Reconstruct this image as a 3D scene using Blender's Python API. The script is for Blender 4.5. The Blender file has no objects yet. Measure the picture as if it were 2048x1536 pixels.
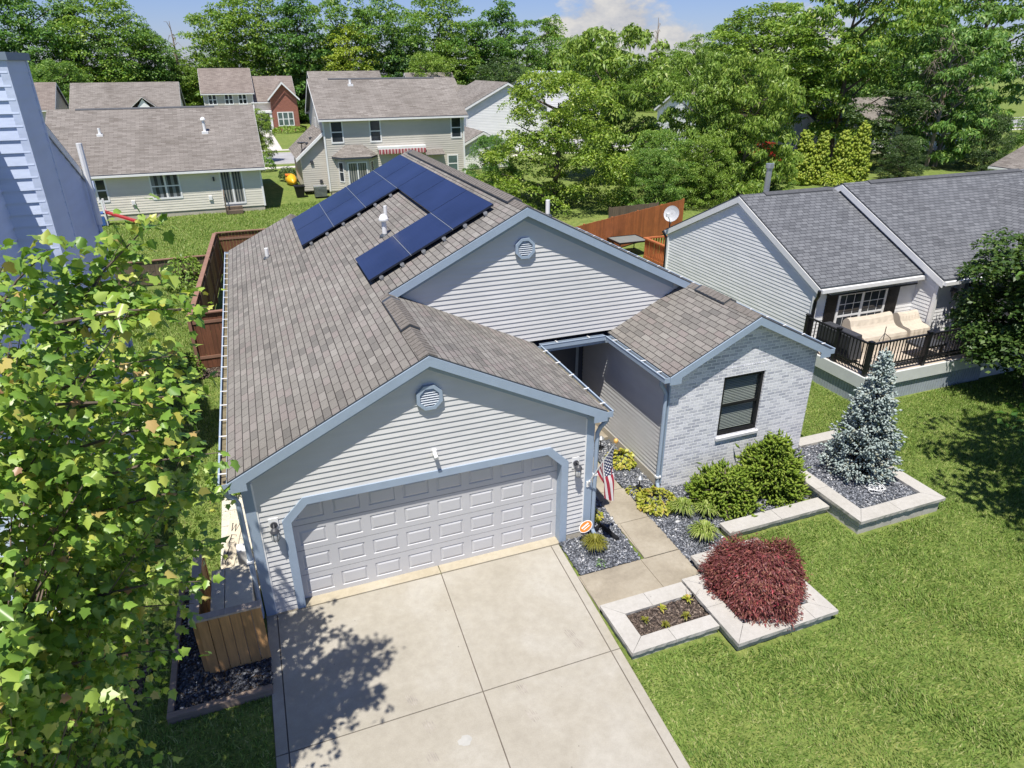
import bpy, math, random
import numpy as np
from mathutils import Vector, Matrix
R = math.radians
scene = bpy.context.scene
COL = scene.collection
rnd = random.Random(7)

# ------------------------------------------------------------------ mesh helpers
class MB:
    """collects polygons, builds ONE mesh object with metric UVs"""
    def __init__(s): s.v=[]; s.f=[]; s.m=[]
    def poly(s, pts, m=0):
        b=len(s.v); s.v+= [tuple(p) for p in pts]; s.f.append(tuple(range(b,b+len(pts)))); s.m.append(m)
    def box(s,x0,x1,y0,y1,z0,z1,m=0):
        if x0>x1:x0,x1=x1,x0
        if y0>y1:y0,y1=y1,y0
        if z0>z1:z0,z1=z1,z0
        b=len(s.v)
        s.v+=[(x0,y0,z0),(x1,y0,z0),(x1,y1,z0),(x0,y1,z0),(x0,y0,z1),(x1,y0,z1),(x1,y1,z1),(x0,y1,z1)]
        for q in ((0,3,2,1),(4,5,6,7),(0,1,5,4),(1,2,6,5),(2,3,7,6),(3,0,4,7)):
            s.f.append(tuple(b+i for i in q)); s.m.append(m)
    def hexa(s,p,m=0):
        b=len(s.v); s.v+=[tuple(q) for q in p]
        for q in ((0,3,2,1),(4,5,6,7),(0,1,5,4),(1,2,6,5),(2,3,7,6),(3,0,4,7)):
            s.f.append(tuple(b+i for i in q)); s.m.append(m)
    def prism(s,pts,d,m=0):
        """polygon pts (CCW seen from +d side) extruded by -d .. closed solid; front at pts"""
        pts=[Vector(p) for p in pts]; d=Vector(d); q=[p+d for p in pts]
        s.poly(q,m); s.poly(pts[::-1],m)
        n=len(pts)
        for i in range(n):
            j=(i+1)%n; s.poly([pts[i],pts[j],q[j],q[i]],m)
    def tube(s,path,r,n=8,m=0,cap=True):
        path=[Vector(p) for p in path]; rr=r if isinstance(r,(list,tuple)) else [r]*len(path)
        rings=[]; up=None
        for i,p in enumerate(path):
            a=path[max(i-1,0)]; c=path[min(i+1,len(path)-1)]; t=(c-a).normalized()
            if up is None: up=t.orthogonal().normalized()
            else:
                up=(up-t*up.dot(t)); up=up.normalized() if up.length>1e-5 else t.orthogonal().normalized()
            w=t.cross(up)
            b=len(s.v); s.v+=[tuple(p+(up*math.cos(2*math.pi*k/n)+w*math.sin(2*math.pi*k/n))*rr[i]) for k in range(n)]
            rings.append(b)
        for a,b in zip(rings,rings[1:]):
            for k in range(n):
                s.f.append((a+k,a+(k+1)%n,b+(k+1)%n,b+k)); s.m.append(m)
        if cap:
            s.f.append(tuple(rings[0]+k for k in reversed(range(n)))); s.m.append(m)
            s.f.append(tuple(rings[-1]+k for k in range(n))); s.m.append(m)
    def lathe(s,c,prof,n=16,m=0):
        c=Vector(c); rings=[]
        for r,z in prof:
            b=len(s.v); s.v+=[(c.x+r*math.cos(2*math.pi*k/n),c.y+r*math.sin(2*math.pi*k/n),c.z+z) for k in range(n)]; rings.append(b)
        for a,b in zip(rings,rings[1:]):
            for k in range(n): s.f.append((a+k,a+(k+1)%n,b+(k+1)%n,b+k)); s.m.append(m)
        s.f.append(tuple(rings[0]+k for k in reversed(range(n)))); s.m.append(m)
        s.f.append(tuple(rings[-1]+k for k in range(n))); s.m.append(m)
    def build(s,name,mats,parent=None,smooth=False,loc=None,bevel=0):
        o0=Vector((0,0,0))
        if parent is not None: o0=ORG[parent.name]
        if loc is not None: o0=Vector(loc)
        me=bpy.data.meshes.new(name)
        me.from_pydata([(x-o0.x,y-o0.y,z-o0.z) for x,y,z in s.v],[],s.f)
        if not isinstance(mats,(list,tuple)): mats=[mats]
        for m in mats: me.materials.append(m)
        if len(mats)>1: me.polygons.foreach_set('material_index',s.m)
        uv=me.uv_layers.new(name='UVMap'); data=np.zeros((len(me.loops),2))
        Z=Vector((0,0,1))
        for p in me.polygons:
            n=p.normal
            if abs(n.z)>0.98: t=Vector((1,0,0)); b=Vector((0,1,0))
            else: t=Z.cross(n).normalized(); b=n.cross(t)
            for li in p.loop_indices:
                co=Vector(s.v[me.loops[li].vertex_index]); data[li]=(co.dot(t),co.dot(b))
        uv.data.foreach_set('uv',data.ravel())
        if smooth: me.polygons.foreach_set('use_smooth',[True]*len(me.polygons))
        me.update()
        o=bpy.data.objects.new(name,me); COL.objects.link(o)
        if parent is not None: o.parent=parent; ORG[o.name]=Vector(o0); 
        else: o.location=o0; ORG[o.name]=Vector(o0)
        if bevel:
            bm=o.modifiers.new('edge','BEVEL'); bm.width=bevel; bm.segments=2; bm.limit_method='ANGLE'
        return o
ORG={}
def tag(o,label=None,cat=None,group=None,kind=None):
    if label: o['label']=label
    if cat: o['category']=cat
    if group: o['group']=group
    if kind: o['kind']=kind
    return o
def thing(name,label,cat,loc=(0,0,0),group=None,rotz=0):
    o=bpy.data.objects.new(name,None); COL.objects.link(o); o.location=loc; o.rotation_euler=(0,0,rotz)
    o.empty_display_size=.2; ORG[o.name]=Vector(loc); return tag(o,label,cat,group)
def mesh_np(name,V,F,mat,parent=None,loc=None,smooth=False):
    V=np.asarray(V,dtype=np.float32); F=np.asarray(F,dtype=np.int32)
    if parent is not None: V=V-np.array(ORG[parent.name],dtype=np.float32)
    me=bpy.data.meshes.new(name); n,k=F.shape
    me.vertices.add(len(V)); me.vertices.foreach_set('co',V.ravel())
    me.loops.add(n*k); me.loops.foreach_set('vertex_index',F.ravel())
    me.polygons.add(n); me.polygons.foreach_set('loop_start',np.arange(0,n*k,k,dtype=np.int32))
    me.polygons.foreach_set('loop_total',np.full(n,k,dtype=np.int32))
    if smooth: me.polygons.foreach_set('use_smooth',np.ones(n,dtype=bool))
    me.materials.append(mat); me.update(calc_edges=True); me.validate()
    o=bpy.data.objects.new(name,me); COL.objects.link(o); ORG[o.name]=Vector((0,0,0))
    if parent is not None: o.parent=parent
    return o

# ------------------------------------------------------------------ materials
class NT:
    def __init__(s,name):
        s.mat=bpy.data.materials.new(name); s.mat.use_nodes=True; s.nt=s.mat.node_tree
        s.b=s.nt.nodes['Principled BSDF']; s.out=s.nt.nodes['Material Output']
    def n(s,t,inp=None,**kw):
        nd=s.nt.nodes.new('ShaderNode'+t)
        for k,v in kw.items(): setattr(nd,k,v)
        for k,v in (inp or {}).items():
            if hasattr(v,'is_linked') or isinstance(v,bpy.types.NodeSocket): s.nt.links.new(v,nd.inputs[k])
            else: nd.inputs[k].default_value=v
        return nd
    def l(s,a,b): s.nt.links.new(a,b)
    def uv(s): return s.n('UVMap').outputs[0]
    def obj(s): return s.n('TexCoord').outputs['Object']
    def noise(s,vec,scale,detail=3,rough=.55,dist=0):
        return s.n('TexNoise',{'Vector':vec,'Scale':scale,'Detail':detail,'Roughness':rough,'Distortion':dist}).outputs['Fac']
    def ramp(s,f,stops,interp='LINEAR'):
        r=s.n('ValToRGB',{'Fac':f}); cr=r.color_ramp; cr.interpolation=interp
        while len(cr.elements)<len(stops): cr.elements.new(.5)
        for e,(p,c) in zip(cr.elements,stops): e.position=p; e.color=(*c,1) if len(c)==3 else c
        return r.outputs['Color']
    def mix(s,f,a,b,blend='MIX'):
        m=s.n('Mix',data_type='RGBA',blend_type=blend)
        for k,v in ((0,f),(6,a),(7,b)):
            if isinstance(v,bpy.types.NodeSocket): s.l(v,m.inputs[k])
            else: m.inputs[k].default_value=v if k==0 else ((*v,1) if len(v)==3 else v)
        return m.outputs[2]
    def math(s,op,a,b=None,c=None):
        m=s.n('Math',operation=op)
        for i,v in enumerate((a,b,c)):
            if v is None: continue
            if isinstance(v,bpy.types.NodeSocket): s.l(v,m.inputs[i])
            else: m.inputs[i].default_value=v
        return m.outputs[0]
    def scale(s,vec,sc): return s.n('Mapping',{'Vector':vec,'Scale':sc}).outputs[0]
    def bump(s,h,dist,strength=1.0):
        b=s.n('Bump',{'Height':h,'Distance':dist,'Strength':strength}); s.l(b.outputs[0],s.b.inputs['Normal']); return b
    def col(s,c):
        if isinstance(c,bpy.types.NodeSocket): s.l(c,s.b.inputs['Base Color'])
        else: s.b.inputs['Base Color'].default_value=(*c,1)
        return s
    def rough(s,r):
        if isinstance(r,bpy.types.NodeSocket): s.l(r,s.b.inputs['Roughness'])
        else: s.b.inputs['Roughness'].default_value=r
        return s
def sh(c,k): return tuple(min(1,x*k) for x in c)
def plain(name,c,rough=.6,var=.12,scale=3,metal=0,spec=.4,fine=0):
    t=NT(name); v=t.obj(); f=t.noise(v,scale,4)
    t.col(t.ramp(f,[(.3,sh(c,1-var)),(.7,sh(c,1+var))])); t.rough(rough); t.b.inputs['Metallic'].default_value=metal
    t.b.inputs['Specular IOR Level'].default_value=spec
    if fine: t.bump(t.noise(v,fine,3),.003,.4)
    return t.mat
def shingle(name,cols,joint_col,row=.143,w=.305,streak=.25,hgt=.012):
    t=NT(name); uv=t.uv()
    br=t.n('TexBrick',{'Vector':uv,'Color1':(0,0,0,1),'Color2':(1,1,1,1),'Mortar':(0,0,0,1),'Scale':1,'Mortar Size':.0065,'Mortar Smooth':.1,'Bias':0,'Brick Width':w,'Row Height':row},offset=.5)
    base=t.ramp(br.outputs['Color'],[(i/(len(cols)-1),c) for i,c in enumerate(cols)])
    gr=t.noise(t.scale(uv,(160,160,160)),1,2,.7)
    base=t.mix(.55,base,t.ramp(gr,[(.25,(.55,.55,.55)),(.75,(1.5,1.5,1.5))]),'MULTIPLY')
    spk=t.noise(t.scale(uv,(38,38,38)),1,3,.8); base=t.mix(.5,base,t.ramp(spk,[(.3,(.6,.6,.6)),(.7,(1.4,1.4,1.4))]),'MULTIPLY')
    big=t.noise(t.scale(uv,(.35,.12,.3)),1,4,.6); base=t.mix(streak*2,base,t.ramp(big,[(.3,(.72,.7,.68)),(.7,(1.2,1.2,1.2))]),'MULTIPLY')
    base=t.mix(br.outputs['Fac'],base,joint_col)
    sep=t.n('SeparateXYZ',{'Vector':uv}); fr=t.math('FRACT',t.math('DIVIDE',sep.outputs[1],row))
    edge=t.math('LESS_THAN',fr,.075); base=t.mix(t.math('MULTIPLY',edge,.6),base,joint_col)  # tab gaps and course edges painted dark as shadow lines between shingles
    h=t.math('SUBTRACT',t.math('SUBTRACT',1.0,fr),t.math('MULTIPLY',br.outputs['Fac'],.5))
    h=t.math('ADD',h,t.math('MULTIPLY',gr,.25))
    t.col(base).rough(.92); t.bump(h,hgt); t.b.inputs['Specular IOR Level'].default_value=.2
    return t.mat
def siding_mat(name,c):
    t=NT(name); v=t.obj(); f=t.noise(t.scale(v,(.6,.6,5)),1,4); g=t.noise(v,1.1,3)
    b=t.ramp(f,[(.3,sh(c,.95)),(.7,sh(c,1.03))]); b=t.mix(.5,b,t.ramp(g,[(.35,(.93,.93,.92)),(.65,(1.03,1.03,1.03))]),'MULTIPLY')
    t.col(b).rough(.5); t.b.inputs['Specular IOR Level'].default_value=.3; t.bump(t.noise(t.scale(v,(1.3,1.3,2.6)),1,3),.03,.55); return t.mat
def brick_mat(name,c1,c2,joint_col,w=.215,row=.075,ms=.009,var=None):
    t=NT(name); uv=t.uv()
    br=t.n('TexBrick',{'Vector':uv,'Color1':(0,0,0,1),'Color2':(1,1,1,1),'Mortar':(0,0,0,1),'Scale':1,'Mortar Size':ms,'Mortar Smooth':.15,'Bias':0,'Brick Width':w,'Row Height':row},offset=.5)
    b=t.ramp(br.outputs['Color'],[(0,c1),(.5,tuple((a+d)/2 for a,d in zip(c1,c2))),(1,c2)])
    n=t.noise(t.scale(uv,(22,45,30)),1,4,.7); b=t.mix(.6,b,t.ramp(n,[(.3,(.6,.6,.62)),(.68,(1.5,1.5,1.48))]),'MULTIPLY')
    b=t.mix(br.outputs['Fac'],b,joint_col); t.col(b).rough(.85)
    h=t.math('ADD',t.math('SUBTRACT',1,br.outputs['Fac']),t.math('MULTIPLY',n,.5)); t.bump(h,.006); return t.mat
def wood(name,c,ax=2,var=.3,rough=.75):
    t=NT(name); v=t.obj(); sc=[14,14,14]; sc[ax]=1.2
    f=t.noise(t.scale(v,tuple(sc)),1.4,5,.65,.6); g=t.noise(v,2.2,3)
    isl=t.n('NewGeometry').outputs['Random Per Island']
    b=t.ramp(f,[(.25,sh(c,1-var)),(.5,c),(.75,sh(c,1+var))]); b=t.mix(.6,b,t.ramp(isl,[(0,(.75,.74,.72)),(1,(1.2,1.18,1.15))]),'MULTIPLY')
    b=t.mix(.4,b,t.ramp(g,[(.35,(.7,.7,.72)),(.65,(1.15,1.13,1.1))]),'MULTIPLY')
    t.col(b).rough(rough); t.bump(f,.003,.5); return t.mat
def leaf_mat(name,stops,trans=.3,rough=.45,objvar=0.0,spec=.35,veins=False):
    t=NT(name); isl=t.n('NewGeometry').outputs['Random Per Island']; c=t.ramp(isl,stops)
    if objvar:
        orr=t.n('ObjectInfo').outputs['Random']; c=t.mix(1,c,t.ramp(orr,[(0,(1-objvar,1-objvar*.5,1-objvar*.3)),(.5,(1,1,1)),(1,(1+objvar*1.2,1+objvar*.5,1-objvar))]),'MULTIPLY')
    v=t.obj(); g=t.noise(v,2.5,2); c=t.mix(.5,c,t.ramp(g,[(.35,(.75,.8,.75)),(.65,(1.2,1.15,1.1))]),'MULTIPLY')
    t.col(c).rough(rough); t.b.inputs['Specular IOR Level'].default_value=spec
    tr=t.n('BsdfTranslucent'); t.l(t.mix(1,c,(1.25,1.3,.6),'MULTIPLY'),tr.inputs['Color'])
    mx=t.n('MixShader',{'Fac':trans}); t.l(t.b.outputs[0],mx.inputs[1]); t.l(tr.outputs[0],mx.inputs[2]); t.l(mx.outputs[0],t.out.inputs['Surface'])
    return t.mat
def concrete(name,lo,mid,hi,scale=1.0,marks=False,fine=.35):
    t=NT(name); v=t.obj()
    a=t.noise(t.scale(v,(scale,scale,scale)),.55,6,.62,.4); b=t.noise(v,6*scale,5,.7); c=t.noise(v,70,3,.7)
    col=t.ramp(a,[(.25,lo),(.5,mid),(.72,hi)])
    col=t.mix(.55,col,t.ramp(b,[(.3,(.82,.81,.79)),(.7,(1.12,1.12,1.12))]),'MULTIPLY')
    col=t.mix(fine,col,t.ramp(c,[(.3,(.75,.75,.75)),(.7,(1.2,1.2,1.2))]),'MULTIPLY')
    vo=t.n('TexVoronoi',{'Vector':v,'Scale':3.1}); sp=t.math('LESS_THAN',vo.outputs['Distance'],.035); col=t.mix(t.math('MULTIPLY',sp,.6),col,(.12,.11,.1))
    t.col(col).rough(.88); t.bump(t.math('ADD',b,t.math('MULTIPLY',c,.6)),.004,.5); return t.mat

TAN=[(.15,.143,.132),(.192,.181,.165),(.215,.203,.184),(.232,.219,.199),(.2,.189,.173),(.222,.196,.183),(.262,.25,.228)]
m_shingle=shingle('shingle_weathered_tan',TAN,(.05,.043,.04))
m_ridge=plain('ridge_cap_shingle',(.17,.153,.136),.92,.25,14,fine=90)
m_shingle_gray=shingle('shingle_charcoal',[(.108,.113,.122),(.132,.138,.148),(.152,.158,.169),(.172,.179,.19),(.122,.128,.138)],(.03,.03,.04),row=.145,w=.24,streak=.15)
m_shingle_far=shingle('shingle_far_taupe',[(.17,.152,.135),(.22,.2,.18),(.26,.237,.215),(.195,.178,.16)],(.1,.085,.07),row=.15,w=.5,streak=.35)
m_shingle_rose=shingle('shingle_far_rose',[(.19,.16,.14),(.235,.198,.175),(.265,.228,.2)],(.12,.09,.08),row=.15,w=.5,streak=.3)
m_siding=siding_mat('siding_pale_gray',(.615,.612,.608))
m_siding_white=siding_mat('siding_white',(.84,.84,.84))
m_siding_shade_blue=siding_mat('siding_white_shade_blue',(.58,.655,.82))  # white siding with the blue of its shaded faces mixed into the colour
m_siding_cream=siding_mat('siding_cream',(.74,.70,.60))
m_siding_tan=siding_mat('siding_greige',(.58,.545,.48))
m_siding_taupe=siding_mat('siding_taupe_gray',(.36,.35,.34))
m_trim=plain('trim_slate_blue',(.31,.385,.48),.55,.05,4,fine=60)
m_trim_dk=plain('drip_edge_dark',(.05,.06,.075),.5,.1)
m_white=plain('painted_white',(.8,.8,.79),.45,.04)
m_soffit=plain('soffit_slate',(.2,.25,.31),.6,.05)
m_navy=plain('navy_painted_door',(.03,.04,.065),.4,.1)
m_gdoor=plain('garage_door_enamel',(.525,.525,.535),.42,.03,2)
m_black=plain('black_powder_coat',(.012,.012,.014),.4,.2)
m_dkgray=plain('dark_gray_metal',(.06,.062,.07),.45,.15)
m_gut_in=plain('gutter_debris',(.18,.15,.09),.9,.4,9)
m_alu=plain('galvanised_metal',(.5,.52,.54),.35,.1,metal=.7)
m_brick=brick_mat('whitewashed_brick',(.40,.41,.46),(.70,.70,.73),(.88,.88,.89))
m_brick_red=brick_mat('red_brick',(.26,.075,.05),(.36,.115,.075),(.33,.2,.16))
m_conc=concrete('driveway_concrete',(.31,.282,.228),(.365,.336,.279),(.415,.391,.342))
m_conc_apron=concrete('apron_concrete',(.36,.31,.22),(.42,.37,.275),(.46,.42,.335),1.5)
m_walk=concrete('stamped_walk',(.22,.19,.145),(.32,.28,.215),(.39,.35,.28),2.2)
m_cap=concrete('cast_stone_cap',(.39,.37,.335),(.44,.42,.385),(.475,.455,.425),2.,fine=.15)
m_block=concrete('wall_block',(.36,.34,.31),(.46,.44,.4),(.53,.51,.47),4)
m_found=concrete('foundation',(.4,.36,.29),(.47,.43,.35),(.52,.48,.41),3)
m_paver=concrete('paver_slab',(.5,.46,.37),(.58,.54,.46),(.62,.59,.53),2)
m_road=concrete('street_surface',(.3,.295,.3),(.36,.355,.36),(.42,.42,.43),.6)
m_sidewalk=concrete('sidewalk_surface',(.5,.47,.41),(.56,.53,.48),(.6,.58,.53),.8)
m_joint=plain('joint_dark_groove',(.14,.12,.1),.95,.2)  # dark brown base seen in the open slab joints
m_stain=plain('tyre_rubber_mark',(.33,.3,.26),.9,.25,9)
m_patch=plain('concrete_patch',(.42,.41,.38),.85,.1,8)
m_wood_new=wood('cedar_planks',(.44,.245,.10),2,.28)
m_wood_cap=wood('weathered_rail',(.40,.33,.28),1,.2)
m_timber=wood('landscape_timber',(.27,.205,.16),0,.25)
m_fence_dk=wood('stained_brown_boards',(.16,.065,.035),2,.35)
m_fence_rail=wood('stained_brown_rail',(.27,.15,.105),0,.2)
m_fence_old=wood('grayed_boards',(.14,.105,.075),2,.3)
m_fence_or=wood('orange_stained_boards',(.42,.13,.04),2,.25)
m_deck_red=plain('red_painted_rail',(.5,.03,.03),.5,.1)
m_deckwhite=plain('composite_fascia_white',(.62,.64,.62),.5,.05)
m_skirt=plain('deck_skirt_gray',(.34,.38,.42),.6,.08,3)
m_deckfloor=wood('composite_deck_floor',(.5,.43,.35),0,.12)
m_lamp_glass=plain('lamp_bubbled_glass',(.55,.56,.56),.12,.1,20,spec=.7)
m_orange=plain('orange_sign_board',(.72,.2,.03),.4,.05)
m_yellow=plain('yellow_plastic',(.75,.42,.02),.4,.05)
m_red=plain('red_plastic',(.45,.03,.04),.4,.06)
m_blueplastic=plain('blue_plastic',(.05,.12,.35),.45,.1)
m_cover=plain('beige_fabric_cover',(.52,.455,.37),.85,.08,5,fine=40)
m_gold=plain('gold_finial',(.75,.42,.12),.35,.1,metal=.3)
m_bark=plain('bark_gray_brown',(.13,.1,.08),.95,.35,12,fine=25)
m_bark_pale=plain('bark_pale_gray',(.27,.24,.22),.95,.3,10,fine=25)
m_mulchbase=plain('mulch_soil',(.075,.055,.042),.95,.4,25,fine=40)
m_gravbase=plain('gravel_bed_base',(.09,.095,.11),.95,.35,30,fine=50)
m_boardsign=wood('weathered_sign_board',(.62,.55,.43),2,.12)
m_lid=concrete('resin_lid',(.52,.47,.38),(.58,.53,.44),(.62,.58,.5),2)
def glass_mat(name,c,rough=.06,curtain=None,spec=.6):
    t=NT(name); v=t.obj(); f=t.noise(v,1.2,3)
    b=t.ramp(f,[(.3,sh(c,.6)),(.7,sh(c,1.5))])
    if curtain:
        sx=t.n('SeparateXYZ',{'Vector':t.uv()}); w=t.math('SINE',t.math('MULTIPLY',sx.outputs[0],curtain[1])); 
        w=t.math('GREATER_THAN',t.math('ADD',w,t.math('MULTIPLY',f,1.2)),.7); b=t.mix(t.math('MULTIPLY',w,.7),b,curtain[0])
    t.col(b).rough(rough); t.b.inputs['Specular IOR Level'].default_value=spec; return t.mat
m_glass=glass_mat('window_glass_dark',(.035,.042,.05))
m_glass_c=glass_mat('window_glass_curtained',(.05,.055,.065),curtain=((.3,.33,.36),17))
m_glass_v=glass_mat('door_glass_vertical_blinds',(.06,.07,.085),curtain=((.38,.37,.34),38))
m_glass_g=glass_mat('window_glass_greenish',(.10,.15,.14))
t=NT('clear_window_glass'); t.b.inputs['Base Color'].default_value=(.02,.025,.03,1); t.rough(.03)
_tr=t.n('BsdfTransparent'); _mx=t.n('MixShader',{'Fac':.62}); t.l(t.b.outputs[0],_mx.inputs[1]); t.l(_tr.outputs[0],_mx.inputs[2]); t.l(_mx.outputs[0],t.out.inputs['Surface']); m_clear=t.mat
m_blind=plain('blind_slat',(.5,.56,.5),.6,.05)
# solar module face: dark blue monocrystalline with faint cell grid
t=NT('solar_cell_face'); uv=t.uv(); sp=t.n('SeparateXYZ',{'Vector':uv})
gx=t.math('LESS_THAN',t.math('FRACT',t.math('DIVIDE',sp.outputs[0],.157)),.03); gy=t.math('LESS_THAN',t.math('FRACT',t.math('DIVIDE',sp.outputs[1],.082)),.05)
g=t.math('MAXIMUM',gx,gy); c=t.mix(t.math('MULTIPLY',g,.25),t.ramp(t.noise(uv,.8,3),[(.3,(.012,.02,.062)),(.7,(.02,.032,.095))]),(.05,.07,.14))
t.col(c).rough(.32); t.b.inputs['Specular IOR Level'].default_value=.5; m_solar=t.mat
m_frame=plain('solar_frame_black',(.015,.02,.035),.35,.1)

# foliage colours
m_leaf_maple=leaf_mat('maple_leaf',[(0,(.13,.25,.045)),(.35,(.20,.34,.055)),(.6,(.28,.41,.07)),(.86,(.38,.48,.10)),(.965,(.5,.5,.10)),(.99,(.5,.36,.14)),(1,(.45,.24,.15))],.27,.36,spec=.45)
m_leaf_a=leaf_mat('broadleaf_green',[(0,(.075,.17,.035)),(.5,(.14,.275,.055)),(.85,(.235,.37,.078)),(1,(.32,.43,.115))],.3,objvar=.22)
m_leaf_b=leaf_mat('broadleaf_yellow_green',[(0,(.115,.205,.028)),(.5,(.20,.315,.045)),(.85,(.295,.41,.075)),(1,(.39,.46,.115))],.28,objvar=.12)
m_leaf_y=leaf_mat('chartreuse_leaf',[(0,(.24,.34,.04)),(.5,(.36,.46,.06)),(1,(.46,.53,.1))],.35)
m_leaf_bg=leaf_mat('bluish_green_leaf',[(0,(.09,.19,.075)),(.5,(.155,.285,.11)),(1,(.24,.37,.16))],.3,objvar=.12)
m_leaf_dk=leaf_mat('dark_green_leaf',[(0,(.035,.075,.025)),(.6,(.075,.13,.04)),(1,(.13,.19,.065))],.25)
m_leaf_gl=leaf_mat('glossy_green_leaf',[(0,(.04,.085,.02)),(.6,(.075,.14,.03)),(1,(.15,.22,.06))],.25,.42,spec=.35)
m_arb=leaf_mat('arborvitae_spray',[(0,(.17,.25,.025)),(.5,(.28,.36,.04)),(1,(.38,.43,.06))],.25)
m_blue=leaf_mat('blue_spruce_needles',[(0,(.25,.32,.31)),(.5,(.38,.45,.44)),(.85,(.48,.55,.54)),(1,(.36,.36,.27))],.12,.6)
m_spruce=leaf_mat('green_spruce_needles',[(0,(.12,.20,.02)),(.5,(.21,.31,.03)),(1,(.33,.41,.07))],.3,.5)
m_redmaple=leaf_mat('laceleaf_maroon',[(0,(.14,.04,.045)),(.45,(.23,.068,.072)),(.7,(.285,.105,.09)),(.93,(.31,.155,.095)),(1,(.46,.06,.095))],.28,.5)
m_hosta=leaf_mat('lime_hosta_leaf',[(0,(.24,.30,.03)),(.5,(.42,.43,.06)),(.9,(.55,.5,.12)),(1,(.45,.22,.06))],.3)
m_blade=leaf_mat('variegated_blade',[(0,(.13,.2,.03)),(.5,(.24,.32,.06)),(1,(.42,.46,.17))],.25)
m_tuft=leaf_mat('thread_cypress',[(0,(.12,.13,.02)),(.5,(.2,.2,.03)),(1,(.27,.25,.05))],.2)
m_grass=leaf_mat('lawn_blade',[(0,(.115,.20,.038)),(.45,(.20,.305,.066)),(.8,(.295,.38,.10)),(1,(.45,.45,.21))],.3,.6,spec=.2)
m_dead=plain('dead_twig',(.3,.24,.2),.95,.25,8)
t=NT('lawn_soil_and_turf'); v=t.obj(); a=t.noise(v,.35,5,.65); b=t.noise(v,3.5,5,.75); c=t.noise(t.scale(v,(26,11,20)),1,4,.7,.5); st=t.noise(t.scale(v,(.25,1.5,1)),1,3)
col=t.ramp(b,[(.22,(.08,.12,.03)),(.45,(.145,.195,.055)),(.62,(.21,.255,.08)),(.8,(.32,.305,.14))])
col=t.mix(.6,col,t.ramp(a,[(.3,(.68,.85,.6)),(.7,(1.25,1.1,1.05))]),'MULTIPLY'); col=t.mix(.7,col,t.ramp(c,[(.25,(.5,.55,.45)),(.7,(1.45,1.4,1.4))]),'MULTIPLY')
col=t.mix(.4,col,t.ramp(st,[(.3,(.8,.9,.8)),(.7,(1.2,1.1,1.1))]),'MULTIPLY')
t.col(col).rough(.95); t.bump(t.math('ADD',c,b),.06,.7); t.b.inputs['Specular IOR Level'].default_value=.1; m_ground=t.mat
t=NT('river_stone'); isl=t.n('NewGeometry').outputs['Random Per Island']; t.col(t.ramp(isl,[(0,(.06,.066,.078)),(.45,(.135,.146,.168)),(.75,(.22,.233,.26)),(.93,(.34,.345,.37)),(1,(.62,.62,.61))])).rough(.55); m_stone=t.mat
t=NT('mulch_chip'); isl=t.n('NewGeometry').outputs['Random Per Island']; t.col(t.ramp(isl,[(0,(.045,.032,.026)),(.5,(.10,.072,.056)),(.85,(.17,.125,.095)),(1,(.3,.24,.19))])).rough(.9); m_chip=t.mat
t=NT('dark_chip'); isl=t.n('NewGeometry').outputs['Random Per Island']; t.col(t.ramp(isl,[(0,(.02,.022,.03)),(.7,(.055,.06,.075)),(.96,(.12,.125,.14)),(1,(.55,.55,.55))])).rough(.7); m_darkchip=t.mat
# flag cloth
t=NT('striped_flag_cloth'); sp=t.n('SeparateXYZ',{'Vector':t.n('UVMap',uv_map='flag').outputs[0]}); U,V=sp.outputs[0],sp.outputs[1]
stripe=t.math('GREATER_THAN',t.math('FRACT',t.math('MULTIPLY',U,6.5)),.5)
col=t.mix(stripe,(.36,.025,.05),(.72,.7,.7))
cu=t.math('DIVIDE',U,7/13); cv=t.math('DIVIDE',V,.4)
def star(ou,ov):
    fu=t.math('SUBTRACT',t.math('FRACT',t.math('ADD',t.math('MULTIPLY',cu,5),ou)),.5); fv=t.math('SUBTRACT',t.math('FRACT',t.math('ADD',t.math('MULTIPLY',cv,6),ov)),.5)
    return t.math('LESS_THAN',t.math('ADD',t.math('MULTIPLY',fu,fu),t.math('MULTIPLY',fv,fv)),.045)
stars=t.math('MAXIMUM',star(0,0),star(.5,.5)); cant=t.mix(stars,(.02,.03,.09),(.75,.75,.75))
inc=t.math('MULTIPLY',t.math('LESS_THAN',cu,1),t.math('LESS_THAN',cv,1)); t.col(t.mix(inc,col,cant)).rough(.8); m_flag=t.mat
t=NT('striped_awning_cloth'); sp=t.n('SeparateXYZ',{'Vector':t.uv()}); s_=t.math('GREATER_THAN',t.math('FRACT',t.math('MULTIPLY',sp.outputs[0],4.2)),.5); t.col(t.mix(s_,(.36,.06,.08),(.6,.45,.43))).rough(.8); m_awn=t.mat

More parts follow.
